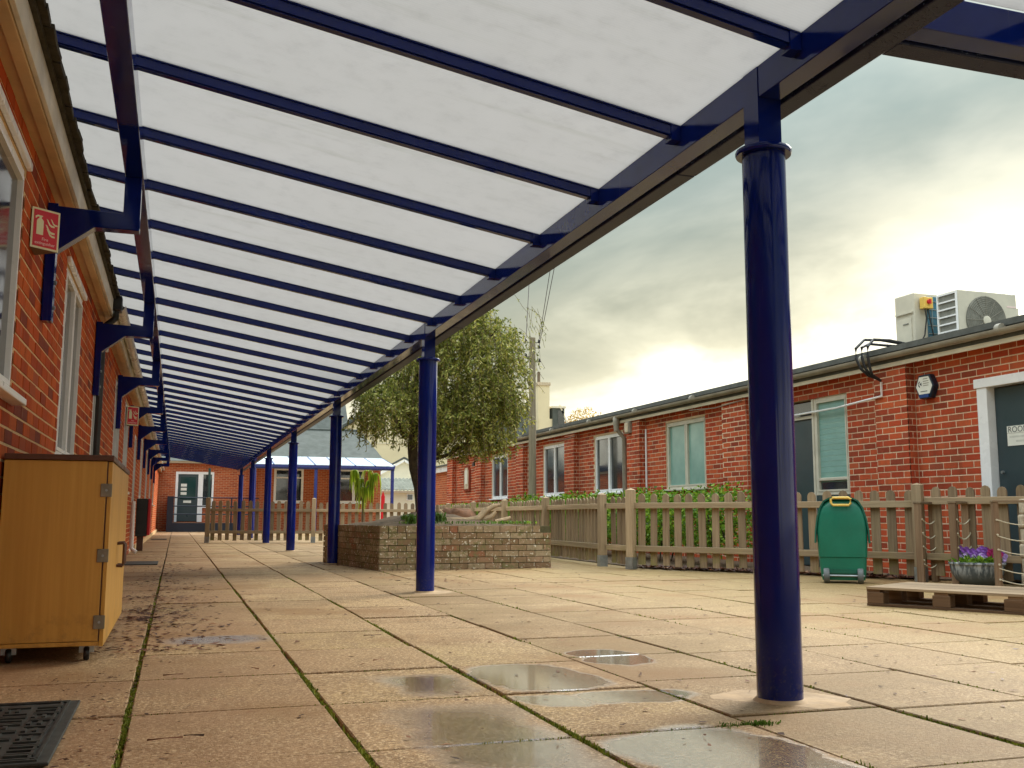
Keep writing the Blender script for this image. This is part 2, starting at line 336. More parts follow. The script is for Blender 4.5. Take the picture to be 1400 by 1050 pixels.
    M['slate'] = plain('green_grey_slate', (.070, .082, .074), .75, .25, 3, .3)
    M['gutter'] = plain('weathered_grey_gutter', (.30, .275, .22), .45, .25, 4, .1)
    M['darkpipe'] = plain('black_pipe', (.018, .018, .02), .4, .2, 8)
    M['glass'] = plain('dark_window_glass', (.022, .028, .030), .04, .2, 2, spec=.9)
    M['glass_l'] = plain('reflective_window_glass', (.03, .035, .04), .03, .2, 2, spec=1.0)
    t = NT('teal_film_glass'); sp = t.n('ShaderNodeSeparateXYZ'); t.l(t.pos, sp.inputs[0]); f = t.noise(2.4, 3)
    t.set('Base Color', t.ramp(f, [(.3, (.17, .34, .29)), (.7, (.27, .46, .40))])); t.set('Roughness', .22); t.set('Specular IOR Level', .6); M['teal'] = t.m
    M['blind'] = plain('teal_blind_slat', (.22, .40, .36), .5, .1, 6)
    M['door_dark'] = plain('dark_teal_door', (.035, .058, .066), .35, .15, 2)
    M['paper'] = plain('white_card', (.78, .78, .70), .6, .05, 10)
    M['ink'] = plain('grey_ink', (.13, .14, .13), .7, .1, 10)
    M['red'] = plain('red_plastic', (.58, .012, .022), .35, .1, 4)
    M['red_sign'] = plain('sign_red', (.60, .008, .022), .4, .08, 6)
    M['glowpaint'] = plain('pale_photoluminescent', (.74, .74, .48), .5, .06, 8)
    M['sign_white'] = plain('sign_white', (.85, .66, .62), .5, .05, 8)
    M['sign_back'] = plain('brown_sign_edge', (.16, .10, .05), .6, .2, 8)
    M['black'] = plain('black_plastic', (.012, .012, .013), .45, .2, 8)
    t = NT('rubber_mat'); sp = t.n('ShaderNodeSeparateXYZ'); t.l(t.pos, sp.inputs[0]); t.set('Base Color', t.ramp(t.noise(22, 5), [(.35, (.012, .015, .014)), (.75, (.045, .055, .048))])); t.set('Roughness', .6); M['rubber'] = t.m
    t = NT('oak_laminate'); tc = t.n('ShaderNodeTexCoord')
    f = t.noise(1, 6, .6, vec=tc.outputs['Object'], sc=(46, 46, 1.5), dist=.3); g = t.noise(1, 3, .5, vec=tc.outputs['Object'], sc=(7, 7, .5))
    c = t.ramp(f, [(.25, (.52, .265, .040)), (.75, (.64, .355, .068))]); c = t.mix(t.sm(g, .35, .7, 0, .45), c, (.42, .205, .028)); spz = t.n('ShaderNodeSeparateXYZ'); t.l(t.pos, spz.inputs[0]); c = t.mix(t.math('MULTIPLY', t.sm(t.noise(9, 6, .75), .46, .66, 0, .5), t.sm(spz.outputs[2], .06, .30, 1, 0)), c, (.16, .085, .025)); c = t.mix(t.sm(t.noise(1, 4, .8, sc=(120, 120, 9)), .66, .70, 0, .4), c, (.25, .12, .03)); t.set('Base Color', c); t.set('Roughness', .42); M['oak'] = t.m
    M['walnut'] = plain('dark_brown_edging', (.085, .028, .012), .4, .3, 20)
    M['steel'] = plain('galvanised_steel', (.33, .36, .37), .4, .2, 14, metal=.7)
    M['metal_dull'] = plain('dull_hinge_metal', (.24, .22, .17), .4, .2, 20, metal=.8)
    M['fence'] = wood_mat('weathered_softwood', (.17, .115, .070), (.40, .295, .185), 2, green=(.24, .22, .07))
    M['fence_rail'] = wood_mat('weathered_rail', (.27, .195, .12), (.50, .375, .235), 0, green=(.32, .28, .10))
    M['post'] = wood_mat('new_softwood_post', (.28, .20, .12), (.48, .36, .225), 2, green=(.24, .20, .09))
    M['pallet'] = wood_mat('pallet_wood', (.15, .10, .06), (.36, .27, .17), 0)
    M['pallet_block'] = wood_mat('pallet_block', (.085, .045, .024), (.20, .12, .065), 0)
    M['frame_wood'] = wood_mat('brown_frame_wood', (.14, .08, .045), (.34, .23, .14), 2)
    M['pole'] = wood_mat('grey_pole_wood', (.22, .18, .12), (.46, .40, .28), 2)
    M['rope'] = plain('pale_rope', (.62, .57, .42), .8, .15, 60)
    M['bark'] = plain('dark_bark', (.060, .045, .024), .95, .5, 18, .8)
    M['log'] = plain('pale_driftwood', (.44, .31, .18), .8, .3, 14, .5)
    M['green'] = plain('green_plastic', (.004, .150, .092), .38, .12, 6)
    M['green_dk'] = plain('dark_green_plastic', (.004, .105, .068), .4, .12, 6)
    M['yellow'] = plain('yellow_plastic', (.78, .52, .10), .4, .08, 6)
    M['wheel'] = plain('grey_wheel', (.12, .135, .135), .55, .2, 12)
    t = NT('glazed_pot'); tc = t.n('ShaderNodeTexCoord'); sp = t.n('ShaderNodeSeparateXYZ'); t.l(tc.outputs['Object'], sp.inputs[0])
    f = t.noise(1, 5, .6, vec=tc.outputs['Object'], sc=(22, 22, 5)); g = t.math('MULTIPLY', t.sm(f, .42, .62), t.sm(sp.outputs[2], .05, .2)); t.set('Base Color', t.mix(g, (.075, .095, .11), (.42, .46, .47))); t.set('Roughness', .15); M['pot'] = t.m
    M['ac'] = plain('beige_metal_casing', (.62, .58, .47), .45, .1, 3)
    M['coil'] = plain('blue_coil_fins', (.035, .145, .22), .5, .25, 20)
    M['fan'] = plain('grey_fan_grille', (.20, .20, .17), .6, .3, 10)
    M['render'] = plain('cream_render', (.70, .62, .42), .85, .07, .6)
    M['render2'] = plain('pale_render', (.74, .70, .56), .85, .08, 1)
    M['stone'] = plain('pale_rough_stone', (.55, .46, .33), .9, .3, 14, .9)
    M['concrete'] = plain('pale_concrete', (.42, .29, .165), .75, .25, 9, .5)
    M['navy'] = plain('navy_steel', (.006, .016, .035), .4, .2, 4)
    M['leaf_tree'] = leaf_mat('olive_leaves', [(0, (.070, .095, .014)), (.35, (.18, .215, .032)), (.7, (.34, .35, .065)), (1, (.56, .51, .16))], .4)
    M['leaf_gold'] = leaf_mat('gold_leaves', [(0, (.30, .17, .03)), (.6, (.52, .36, .09)), (1, (.66, .52, .20))], .4)
    M['leaf_rust'] = leaf_mat('rust_leaves', [(0, (.22, .08, .01)), (.6, (.36, .17, .02)), (1, (.46, .27, .04))], .4)
    M['leaf_hedge'] = leaf_mat('hedge_leaves', [(0, (.05, .12, .008)), (.5, (.13, .27, .015)), (1, (.32, .46, .04))], .35)
    M['leaf_young'] = leaf_mat('yellow_green_leaves', [(0, (.20, .36, .015)), (.5, (.36, .52, .03)), (1, (.60, .66, .08))], .4)
    M['litter'] = leaf_mat('dead_leaves', [(0, (.030, .010, .006)), (.5, (.085, .026, .012)), (.8, (.16, .055, .022)), (1, (.40, .22, .12))], .1)
    M['purple'] = plain('violet_petals', (.22, .075, .42), .6, .3, 40); M['lilac'] = plain('lilac_petals', (.50, .34, .70), .6, .2, 40); M['magenta'] = plain('magenta_petals', (.42, .02, .14), .6, .3, 40)
make_materials()

def text_mesh(name, s, size, mat, parent, loc, ax, ay, thick=.0015, align='CENTER'):
    cu = bpy.data.curves.new(name, 'FONT'); cu.body = s; cu.size = size; cu.extrude = thick; cu.align_x = align; cu.resolution_u = 3
    o = bpy.data.objects.new(name+'_tmp', cu); COL.objects.link(o); bpy.context.view_layer.update()
    me = bpy.data.meshes.new_from_object(o.evaluated_get(bpy.context.evaluated_depsgraph_get())); bpy.data.objects.remove(o)
    me.name = name; me.materials.clear(); me.materials.append(mat)
    ax = Vector(ax).normalized(); ay = Vector(ay).normalized(); az = ax.cross(ay)
    q = bpy.data.objects.new(name, me); COL.objects.link(q); q.parent = parent
    q.matrix_local = Matrix(((ax.x, ay.x, az.x, loc[0]), (ax.y, ay.y, az.y, loc[1]), (ax.z, ay.z, az.z, loc[2]), (0, 0, 0, 1)))
    return q

# ------------------------------------------------------------------ brickwork
BOX_UNIT = MB().box(-.5, .5, -.5, .5, -.5, .5)
def brick_unit(mat, seed):
    rg = random.Random(seed); m = MB(); c = .035
    # front face slightly chamfered and uneven
    fr = [(-.5, -.5), (.5, -.5), (.5, .5), (-.5, .5)]
    V = [(x, -.5, z) for x, z in fr]+[(x, .28, z) for x, z in fr]+[(x*(1-c*.6)+rg.uniform(-.006, .006), .5+rg.uniform(-.05, .05), z*(1-c*2)+rg.uniform(-.015, .015)) for x, z in fr]
    F = [(0, 1, 2, 3), (8, 11, 10, 9)]+[(i, 4+i, 4+(i+1) % 4, (i+1) % 4) for i in range(4)]+[(4+i, 8+i, 8+(i+1) % 4, 4+(i+1) % 4) for i in range(4)]
    m.add(V, F); return m
def lay_bricks(o, u, n, length, height, openings=(), course=.075, blen=.212, joint=.013, start=0, header_course=None, z0=0, soldier_top=0):
    """bricks as records (centre, u, n, len, h) on the plane at o; openings (a0,a1,h0,h1)"""
    o = Vector(o); u = Vector(u); n = Vector(n); out = []; k = 0; z = z0
    while z+course-joint <= height+1e-6:
        h = course-joint; x = -(blen+joint)/2 if (k+start) % 2 else 0.0
        ivs = [(0, length)]
        for a0, a1, h0, h1 in openings:
            if z+h > h0+.004 and z < h1-.004:
                nv = []
                for p, q in ivs:
                    if a1 <= p or a0 >= q: nv.append((p, q)); continue
                    if a0 > p: nv.append((p, a0-.004))
                    if a1 < q: nv.append((a1+.004, q))
                ivs = nv
        while x < length:
            for p, q in ivs:
                a = max(x, p); b = min(x+blen, q)
                if b-a > .03: out.append((o+u*((a+b)/2)+Vector((0, 0, z+h/2)), u, n, b-a, h))
            x += blen+joint
        z += course; k += 1
    return out
def place_bricks(recs, mat, wall_of, limit=300, proud=.003, depth=.03):
    """recs: list of (rec, parent). Largest in the photo become objects, the rest one mesh per parent"""
    def area(r):
        P = project(r[0]-r[2]*0)
        if P is None or not (-20 < P[0] < 1420 and -20 < P[1] < 1070): return 0
        view = (Vector((0, 0, CAM_H))-r[0]).normalized()
        return r[3]*r[4]*abs(view.dot(r[2]))/P[2]**2
    order = sorted(range(len(recs)), key=lambda i: -area(recs[i][0]))
    units = [brick_unit(mat, k) for k in range(4)]; meshes = [q.mesh('brick', mat) for q in units]
    rest = {}
    rg = random.Random(3)
    for rank, i in enumerate(order):
        (c, u, n, ln, h), par = recs[i]
        jit = rg.uniform(-.0015, .0015); cc = c+n*(proud-depth/2+jit)+Vector((0, 0, rg.uniform(-.001, .001)))
        if rank < limit and area(recs[i][0]) > 0:
            o = bpy.data.objects.new('brick', meshes[rg.randrange(4)]); COL.objects.link(o); o.parent = par
            z = Vector((0, 0, 1)); xx = n.cross(z)   # local x along wall, y outward
            o.matrix_local = Matrix(((xx.x*ln, n.x*depth, 0, cc.x), (xx.y*ln, n.y*depth, 0, cc.y), (0, 0, h, cc.z), (0, 0, 0, 1)))
        else:
            rest.setdefault(par.name, (par, MB()))[1].obox(cc, u, n, (0, 0, 1), ln/2, depth/2, h/2)
    for par, mb in rest.values():
        mb.build('brickwork', mat, par, kind='stuff')

# ------------------------------------------------------------------ ground and paving
def build_ground():
    g = MB().add([(-300, -60, -.06), (400, -60, -.06), (400, 500, -.06), (-300, 500, -.06)], [(0, 1, 2, 3)]).build('ground', M['ground']); tag(g, kind='structure')
    pv = MB().box(-1.2, 8.1, -12, 45, -.045, -.022).build('paving', M['soil_joint']); tag(pv, 'buff concrete slab paving with mossy joints', kind='structure')
    XL = [-1.2, -.765, -.12, .525, 1.17, 1.77]
    x = 2.36
    while x < 8.2: XL.append(x); x += .62
    recs = []
    for i in range(len(XL)-1):
        x0, x1 = XL[i], XL[i+1]; off = 0 if i < 5 else (.12 if i % 2 else .06)
        y = 2.155-.735*19+off
        while y < 44.9:
            jx = .017 if i < 5 else .012; jy = .0075
            # keep clear of raised planting bed behind the fence
            recs.append((x0+jx/2, x1-jx/2, y+jy, min(y+.735, 44.95)-jy)); y += .735
    def area(r):
        P = project(((r[0]+r[1])/2, (r[2]+r[3])/2, 0))
        if P is None or not (-60 < P[0] < 1460 and P[1] < 1100): return 0
        return (r[1]-r[0])*(r[3]-r[2])*CAM_H/P[2]**3
    recs.sort(key=lambda r: -area(r)); cache = {}; rest = MB(); rg = random.Random(5)
    for k, (x0, x1, y0, y1) in enumerate(recs):
        w, d = x1-x0, y1-y0
        if k < 290 and area((x0, x1, y0, y1)) > 0:
            key = (round(w, 3), round(d, 3))
            if key not in cache:
                m = MB(); c = .004; a, b = w/2, d/2
                V = [(-a, -b, -.04), (a, -b, -.04), (a, b, -.04), (-a, b, -.04), (-a, -b, -c), (a, -b, -c), (a, b, -c), (-a, b, -c), (-a+c, -b+c, 0), (a-c, -b+c, 0), (a-c, b-c, 0), (-a+c, b-c, 0)]
                F = [(0, 3, 2, 1), (8, 9, 10, 11)]+[(i, (i+1) % 4, 4+(i+1) % 4, 4+i) for i in range(4)]+[(4+i, 4+(i+1) % 4, 8+(i+1) % 4, 8+i) for i in range(4)]
                cache[key] = m.add(V, F).mesh('slab', M['slab'])
            link_mesh('slab', cache[key], pv, ((x0+x1)/2+rg.uniform(-.003, .003), (y0+y1)/2, rg.uniform(-.003, .003)), (rg.uniform(-.004, .004), rg.uniform(-.004, .004), rg.uniform(-.004, .004)))
        else: rest.box(x0, x1, y0, y1, -.04, rg.uniform(-.003, .003))
    rest.build('slabs', M['slab'], pv, kind='stuff')
    # moss and grass along the joints
    V = []; F = []
    def blade(x, y, h, w, lean):
        a = random.uniform(0, 6.28); dx, dy = math.cos(a)*w, math.sin(a)*w; lx, ly = random.gauss(0, lean), random.gauss(0, lean); i = len(V)
        V.extend([(x-dx, y-dy, -.022), (x+dx, y+dy, -.022), (x+dx*.4+lx, y+dy*.4+ly, h), (x-dx*.4+lx, y-dy*.4+ly, h)]); F.append((i, i+1, i+2, i+3))
    for xl, dens in ((-.12, 1100), (.525, 1100), (1.17, 1500), (1.77, 350), (2.36, 900), (2.98, 700), (3.6, 500), (4.22, 400), (4.84, 300)):
        y = 2.2
        while y < 12:
            n = max(.06, .5+.6*math.sin(y*4.1+xl*7)+.3*math.sin(y*11+xl)+random.gauss(0, .25)); fade = max(.12, min(1, 6/(y*y)*2.6))
            y += random.expovariate(dens*n*fade)
            blade(xl+random.gauss(0, .0045), y, random.uniform(-.009, .003) if random.random() < .95 else random.uniform(.002, .011), random.uniform(.003, .008), .004)
    for k in range(16000):
        i = random.choice((0, 1, 1, 2, 2, 3, 3, 4, 5, 6, 7, 8, 9)); xx = random.uniform(-.1, 5.6); yj = 2.155+.735*i+(0 if xx < 1.77 else (.12 if int((xx-1.77)/.62) % 2 == 0 else .06))
        if math.sin(xx*5+i*2.1)+math.sin(xx*13+i) > -.2: blade(xx, yj+random.gauss(0, .003), random.uniform(-.012, .002), random.uniform(.002, .005), .003)
    o = bpy.data.objects.new('joint_moss', raw_mesh('joint_moss', V, F, M['moss'])); COL.objects.link(o); tag(o, 'green moss and grass growing in the slab joints', 'moss', kind='stuff')
    # tuft by the near column and by the planter
    V = []; F = []
    for cx, cy, n, s in ((1.80, 2.885, 260, .028), (1.70, 2.89, 70, .03)):
        for k in range(n): blade(cx+random.gauss(0, s), cy+random.gauss(0, .012), random.uniform(-.004, .009), random.uniform(.003, .006), .009)
    o = bpy.data.objects.new('grass_tuft', raw_mesh('grass_tuft', V, F, M['grass'])); COL.objects.link(o); tag(o, 'small tuft of grass in the slab joint in front of the nearest column', 'grass', kind='stuff')
build_ground()

# ------------------------------------------------------------------ walkway canopy
RX0, RX1 = -.80, 2.035
def rz_(x): return 2.34+.17*(2.0-x)
RY = [2.895+.905*i for i in range(-16, 39)]
def build_canopy():
    root = empty('walkway_canopy', (2.083, 3.2, 0), label='long dark blue steel walkway canopy with translucent white roof panels', category='canopy')
    O = Vector((2.083, 3.2, 0))
    def P(mb, name, mat, parent=root, **k):
        mb.v = [tuple(Vector(q)-O) for q in mb.v]; return mb.build(name, mat, parent, **k)
    # columns: tube sleeve, collar ring and square post above
    cm = MB().lathe([(.0815, 0), (.0815, 2.04)], 40).mesh('column', M['blue'], True)
    rm = MB().lathe([(.083, 2.028), (.103, 2.028), (.106, 2.034), (.106, 2.044), (.103, 2.05), (.083, 2.05)], 40).mesh('collar', M['blue'], True)
    pm = MB().box(-.05, .05, -.05, .05, 2.0, 2.372).mesh('square_post', M['blue'])
    dm = MB().lathe([(.0825, 0), (.098, .0), (.086, .012), (.0825, .014)], 32).mesh('base_seal', M['concrete'], True)
    for i in range(-2, 7):
        c = link_mesh('column', cm, root, (0, 5.42*i, 0)); link_mesh('collar', rm, c); link_mesh('square_post', pm, c); link_mesh('base_seal', dm, c)
    y0, y1 = -12.0, 37.45
    ys = [y0]+[3.2+5.42*i for i in range(-2, 7)]+[y1]
    for a, b in zip(ys[:-1], ys[1:]):
        P(MB().box(2.036, 2.131, a+.051, b-.051, 2.24, 2.368), 'front_beam', M['blue'], bevel=.003)
    k = 0; ya = y0
    while ya < y1:
        yb = min(ya+4.0, y1); P(MB().box(2.140, 2.232, ya, yb-.004, 2.228, 2.36), 'gutter', M['wetblue'], bevel=.006); ya = yb
    ya = -12.0
    while ya < 37.4:
        yb = min(ya+6.0, 37.4); P(MB().box(-.356, -.258, ya, yb-.003, 2.55, 2.692), 'back_beam', M['blue'], bevel=.004); ya = yb
    d = Vector((RX1-RX0, 0, rz_(RX1)-rz_(RX0))).normalized(); nrm = Vector((-d.z, 0, d.x))
    a = Vector((RX0, 0, rz_(RX0))); b = Vector((RX1, 0, rz_(RX1))); hl = (b-a).length/2
    m = MB(); m.obox((0, 0, 0), d, (0, 1, 0), nrm, hl, .026, .021); m.obox(nrm*-.0235, d, (0, 1, 0), nrm, hl-.01, .017, .004); m.obox(nrm*.0245, d, (0, 1, 0), nrm, hl, .033, .003)
    raf = m.mesh('rafter', M['blue']); cap = MB().obox(nrm*.045, d, (0, 1, 0), nrm, hl, .032, .006).mesh('glazing_cap', M['blue'])
    cl = MB().box(-.045, 0, -.031, .031, -.038, .03).mesh('cleat', M['blue'])
    mid = (a+b)/2
    for y in RY:
        r_ = link_mesh('rafter', raf, root, mid+Vector((0, y, 0))-O); link_mesh('glazing_cap', cap, r_); link_mesh('cleat', cl, r_, b-mid)
    pm = MB().obox(nrm*.033, d, (0, 1, 0), nrm, hl-.005, .905/2-.004, .005).mesh('roof_panel', M['poly'])
    for y in RY[:-1]: link_mesh('roof_panel', pm, root, mid+Vector((0, y+.4525, 0))-O)
    # brackets off the wall, cranked up past the eaves
    bm = MB(); bm.prism([(-.743, 1.70), (-.690, 1.70), (-.690, 2.09), (-.50, 2.243), (-.266, 2.243), (-.266, 2.552), (-.356, 2.552), (-.356, 2.335), (-.690, 2.345), (-.690, 2.36), (-.743, 2.36)], (0, -.045, 0), (1, 0, 0), (0, 0, 1), (0, 1, 0), .09)
    bmesh_ = bm.mesh('bracket', M['blue']); bolt = MB().lathe([(.012, 0), (.012, .010), (.006, .012)], 8).mesh('bolt', M['steel'])
    for i in range(9):
        o = link_mesh('bracket', bmesh_, root, Vector((0, 5.905+3.58*i, 0))-O)
        bv = o.modifiers.new('bevel', 'BEVEL'); bv.width = .003; bv.segments = 1
        if i < 3:
            for z in (1.78, 1.92): link_mesh('bolt', bolt, o, (-.69, 0, z), (0, R(90), 0))
    # branch roof running off to the right near the camera
    r2 = empty('side_canopy', (2.3, 2.6, 0), label='dark blue canopy branch at top right running away from the long walkway roof', category='canopy')
    O2 = Vector((2.3, 2.6, 0))
    def P2(mb, name, mat, **k):
        mb.v = [tuple(Vector(q)-O2) for q in mb.v]; return mb.build(name, mat, r2, **k)
    P2(MB().box(2.24, 8.0, 2.51, 2.60, 2.245, 2.372), 'front_beam', M['blue'], bevel=.003)
    P2(MB().box(2.24, 8.0, 2.608, 2.70, 2.235, 2.36), 'gutter', M['wetblue'], bevel=.005)
    for i in range(7):
        x = 2.75+.905*i; P2(MB().bar((x, 2.51, 2.33), (x, -.3, 2.80), .054, .056), 'rafter', M['blue'])
    for i in range(6):
        x = 2.26 if i == 0 else 2.75+.905*(i-1); x2 = 2.75+.905*i
        P2(MB().add([(x+.004, 2.505, 2.372), (x2-.004, 2.505, 2.372), (x2-.004, -.3, 2.842), (x+.004, -.3, 2.842), (x+.004, 2.505, 2.382), (x2-.004, 2.505, 2.382), (x2-.004, -.3, 2.852), (x+.004, -.3, 2.852)],
                    [(0, 3, 2, 1), (4, 5, 6, 7), (0, 1, 5, 4), (1, 2, 6, 5), (2, 3, 7, 6), (3, 0, 4, 7)]), 'roof_panel', M['poly'])
    P2(MB().lathe([(.0815, 0), (.0815, 2.04), (.05, 2.04), (.05, 2.245)], 32, (7.8, 2.56, 0)), 'column', M['blue'], smooth=True)
build_canopy()

# ------------------------------------------------------------------ windows
def window(parent, o, u, n, w, h, mullions, frame, glass, depth=.06, fw=.055, rails=(), sill=True, pane_mats=None, name='window', set_back=.055, transom=None):
    """frame mesh with pane / sill children. o = lower-left corner on wall plane"""
    o = Vector(o); u = Vector(u).normalized(); n = Vector(n).normalized(); z = Vector((0, 0, 1)); m = MB()
    c = lambda a, b, t: o+u*a+z*b+n*t
    f0 = -set_back-depth/2
    def bx(a0, a1, b0, b1, t=f0, d=depth): m.obox(c((a0+a1)/2, (b0+b1)/2, t), u, n, z, (a1-a0)/2, d/2, (b1-b0)/2)
    bx(0, fw, 0, h); bx(w-fw, w, 0, h); bx(fw, w-fw, 0, fw); bx(fw, w-fw, h-fw, h)
    xs = [0]+list(mullions)+[w]
    for q in mullions: bx(q-fw*.45, q+fw*.45, fw, h-fw, f0+.004)
    for (a, b, zz) in rails: bx(a, b, zz-fw*.4, zz+fw*.4, f0+.002)
    win = m.build(name, frame, parent, bevel=.006)
    for i in range(len(xs)-1):
        a, b = xs[i]+(fw if i == 0 else fw*.45), xs[i+1]-(fw if i == len(xs)-2 else fw*.45)
        g = glass if not pane_mats else pane_mats[i % len(pane_mats)]
        # casement bead
        bd = MB(); t = .022
        for (p, q, r1, r2) in ((a, a+t, fw, h-fw), (b-t, b, fw, h-fw), (a+t, b-t, fw, fw+t), (a+t, b-t, h-fw-t, h-fw)):
            bd.obox(c((p+q)/2, (r1+r2)/2, f0+.012), u, n, z, (q-p)/2, depth*.42, (r2-r1)/2)
        bd.build('casement', frame, win)
        MB().obox(c((a+b)/2, h/2, f0-.004), u, n, z, (b-a)/2-.004, .006, h/2-fw-.004).build('pane', g, win)
    if sill:
        MB().obox(c(w/2, -.012, -.02), u, n, z, w/2+.06, .085, .016).build('sill', frame, win, bevel=.005)
    return win

# ------------------------------------------------------------------ left building
def build_left():
    root = empty('school_building', (-.75, 5, 0), label='long low red brick building on the left beneath the canopy brackets', category='building')
    O = Vector((-.75, 5, 0)); Y0, Y1 = -12.0, 45.0
    def P(mb, name, mat, parent=root, **k):
        mb.v = [tuple(Vector(q)-O) for q in mb.v]; return mb.build(name, mat, parent, **k)
    WZ0, WZ1 = 1.185, 2.29
    wins = [(3.45, 5.07, WZ0, 2.275), (6.98, 8.20, 1.02, WZ1), (9.60, 10.78, 1.02, WZ1), (12.75, 14.0, 1.0, WZ1), (15.2, 16.4, 1.0, WZ1), (18.9, 19.8, .02, 2.1), (22.3, 23.5, 1.0, WZ1), (26.4, 27.6, 1.0, WZ1), (30.4, 31.6, 1.0, WZ1), (35, 36.2, 1.0, WZ1)]
    # mortar body with true openings: strips between windows
    m = MB(); ys = Y0; zt = 2.47
    for a, b, z0, z1 in wins:
        m.box(-1.0, -.75, ys, a, 0, zt); m.box(-1.0, -.75, a, b, 0, z0); m.box(-1.0, -.75, a, b, z1, zt); ys = b
    m.box(-1.0, -.75, ys, Y1, 0, zt)
    m.box(-1.05, -1.002, Y0, Y1, 0, zt)
    wall = P(m, 'wall', M['mortar_l'])
    recs = lay_bricks((-.75, Y0, 0), (0, 1, 0), (1, 0, 0), Y1-Y0, zt, [(a-Y0, b-Y0, z0, z1) for a, b, z0, z1 in wins])
    # reveals on the far jambs face the camera
    for a, b, z0, z1 in wins[:5]:
        recs += lay_bricks((-.85, b-.0, z0), (1, 0, 0), (0, -1, 0), .10, z1-z0, z0=0)
    recs = [((c-O, u, n, l, h), wall) for c, u, n, l, h in recs]
    place_bricks(recs, M['brick_l'], wall)
    for i, (a, b, z0, z1) in enumerate(wins):
        w = b-a; isdoor = z0 < .5
        # local frame is root space
        window(root, Vector((-.75, a, z0))-O, (0, 1, 0), (1, 0, 0), w, z1-z0, [w*.5] if not isdoor else [], M['white'], M['glass_l'] if not isdoor else M['door_dark'], set_back=.004, depth=.036, fw=.05, sill=not isdoor, name='window' if not isdoor else 'door')
        # white head trim above each window
        if i in (0, 1, 2): P(MB().box(-.748, -.722, a-.02, b+.03, z1+.004, z1+.045), 'head_trim', M['white'], bevel=.006)
    # eaves: soffit, fascia, dark tile edge, roof slope
    P(MB().box(-1.0, -.645, Y0, Y1, 2.472, 2.484), 'soffit', M['soffit'])
    P(MB().box(-.700, -.648, Y0, Y1, 2.455, 2.4715), 'soffit_bead', M['soffit'], bevel=.004)
    P(MB().box(-.645, -.624, Y0, 9.6, 2.462, 2.605), 'fascia', M['fascia_l'], bevel=.003)
    P(MB().box(-.645, -.626, 9.75, Y1, 2.466, 2.602), 'fascia', M['fascia_l'], bevel=.003)
    g = MB(); pr = []
    for k in range(9):
        an = math.pi+math.pi*k/8; pr.append((-.575+.05*math.cos(an), 2.585+.05*math.sin(an)))
    for k in range(8, -1, -1):
        an = math.pi+math.pi*k/8; pr.append((-.575+.044*math.cos(an), 2.585+.044*math.sin(an)))
    g.prism(pr, (0, 9.8, 0), (1, 0, 0), (0, 0, 1), (0, 1, 0), Y1-9.8); P(g, 'gutter', plain('glossy_white_gutter', (.62, .60, .55), .2, .1, 5), smooth=True)
    m = MB()
    m.box(-.66, -.605, Y0, 9.65, 2.607, 2.64); m.add([(-.64, Y0, 2.64), (-.60, Y0, 2.64), (-1.6, Y0, 2.93), (-1.6, Y0, 2.90), (-.64, Y1, 2.64), (-.60, Y1, 2.64), (-1.6, Y1, 2.93), (-1.6, Y1, 2.90)], [(0, 1, 2, 3), (4, 7, 6, 5), (0, 4, 5, 1), (1, 5, 6, 2), (2, 6, 7, 3), (3, 7, 4, 0)])
    P(m, 'roof', M['tile'])
    rg = random.Random(2); y = 2.0
    tm = MB().obox((0, 0, 0), (1, 0, -.12), (0, 1, 0), (.12, 0, 1), .05, .08, .011).mesh('tile', M['tile'])
    roof_par = root
    while y < 24:
        link_mesh('tile', tm, root, Vector((-.622+rg.uniform(-.008, .008), y, 2.646+rg.uniform(-.004, .006)))-O, (0, rg.uniform(-.05, .05), rg.uniform(-.04, .04))); y += .168
    # black hopper and pipe where the first eave ends
    P(MB().box(-.63, -.55, 9.6, 9.74, 2.50, 2.64), 'rainwater_hopper', M['darkpipe'], bevel=.01)
    P(MB().tube([(-.60, 9.67, 2.52), (-.60, 9.67, 2.44), (-.69, 9.67, 2.36), (-.70, 9.67, 2.2), (-.70, 9.67, 0.02)], .03, 10), 'downpipe', M['darkpipe'], smooth=True)
    P(MB().tube([(-.70, 18.6, .9), (-.70, 18.6, .1), (-.62, 18.55, .03)], .036, 10), 'waste_pipe', M['white'], smooth=True)
    P(MB().box(-.752, -.70, 19.9, 45, 0, .10), 'plinth', M['mortar_l'])
build_left()

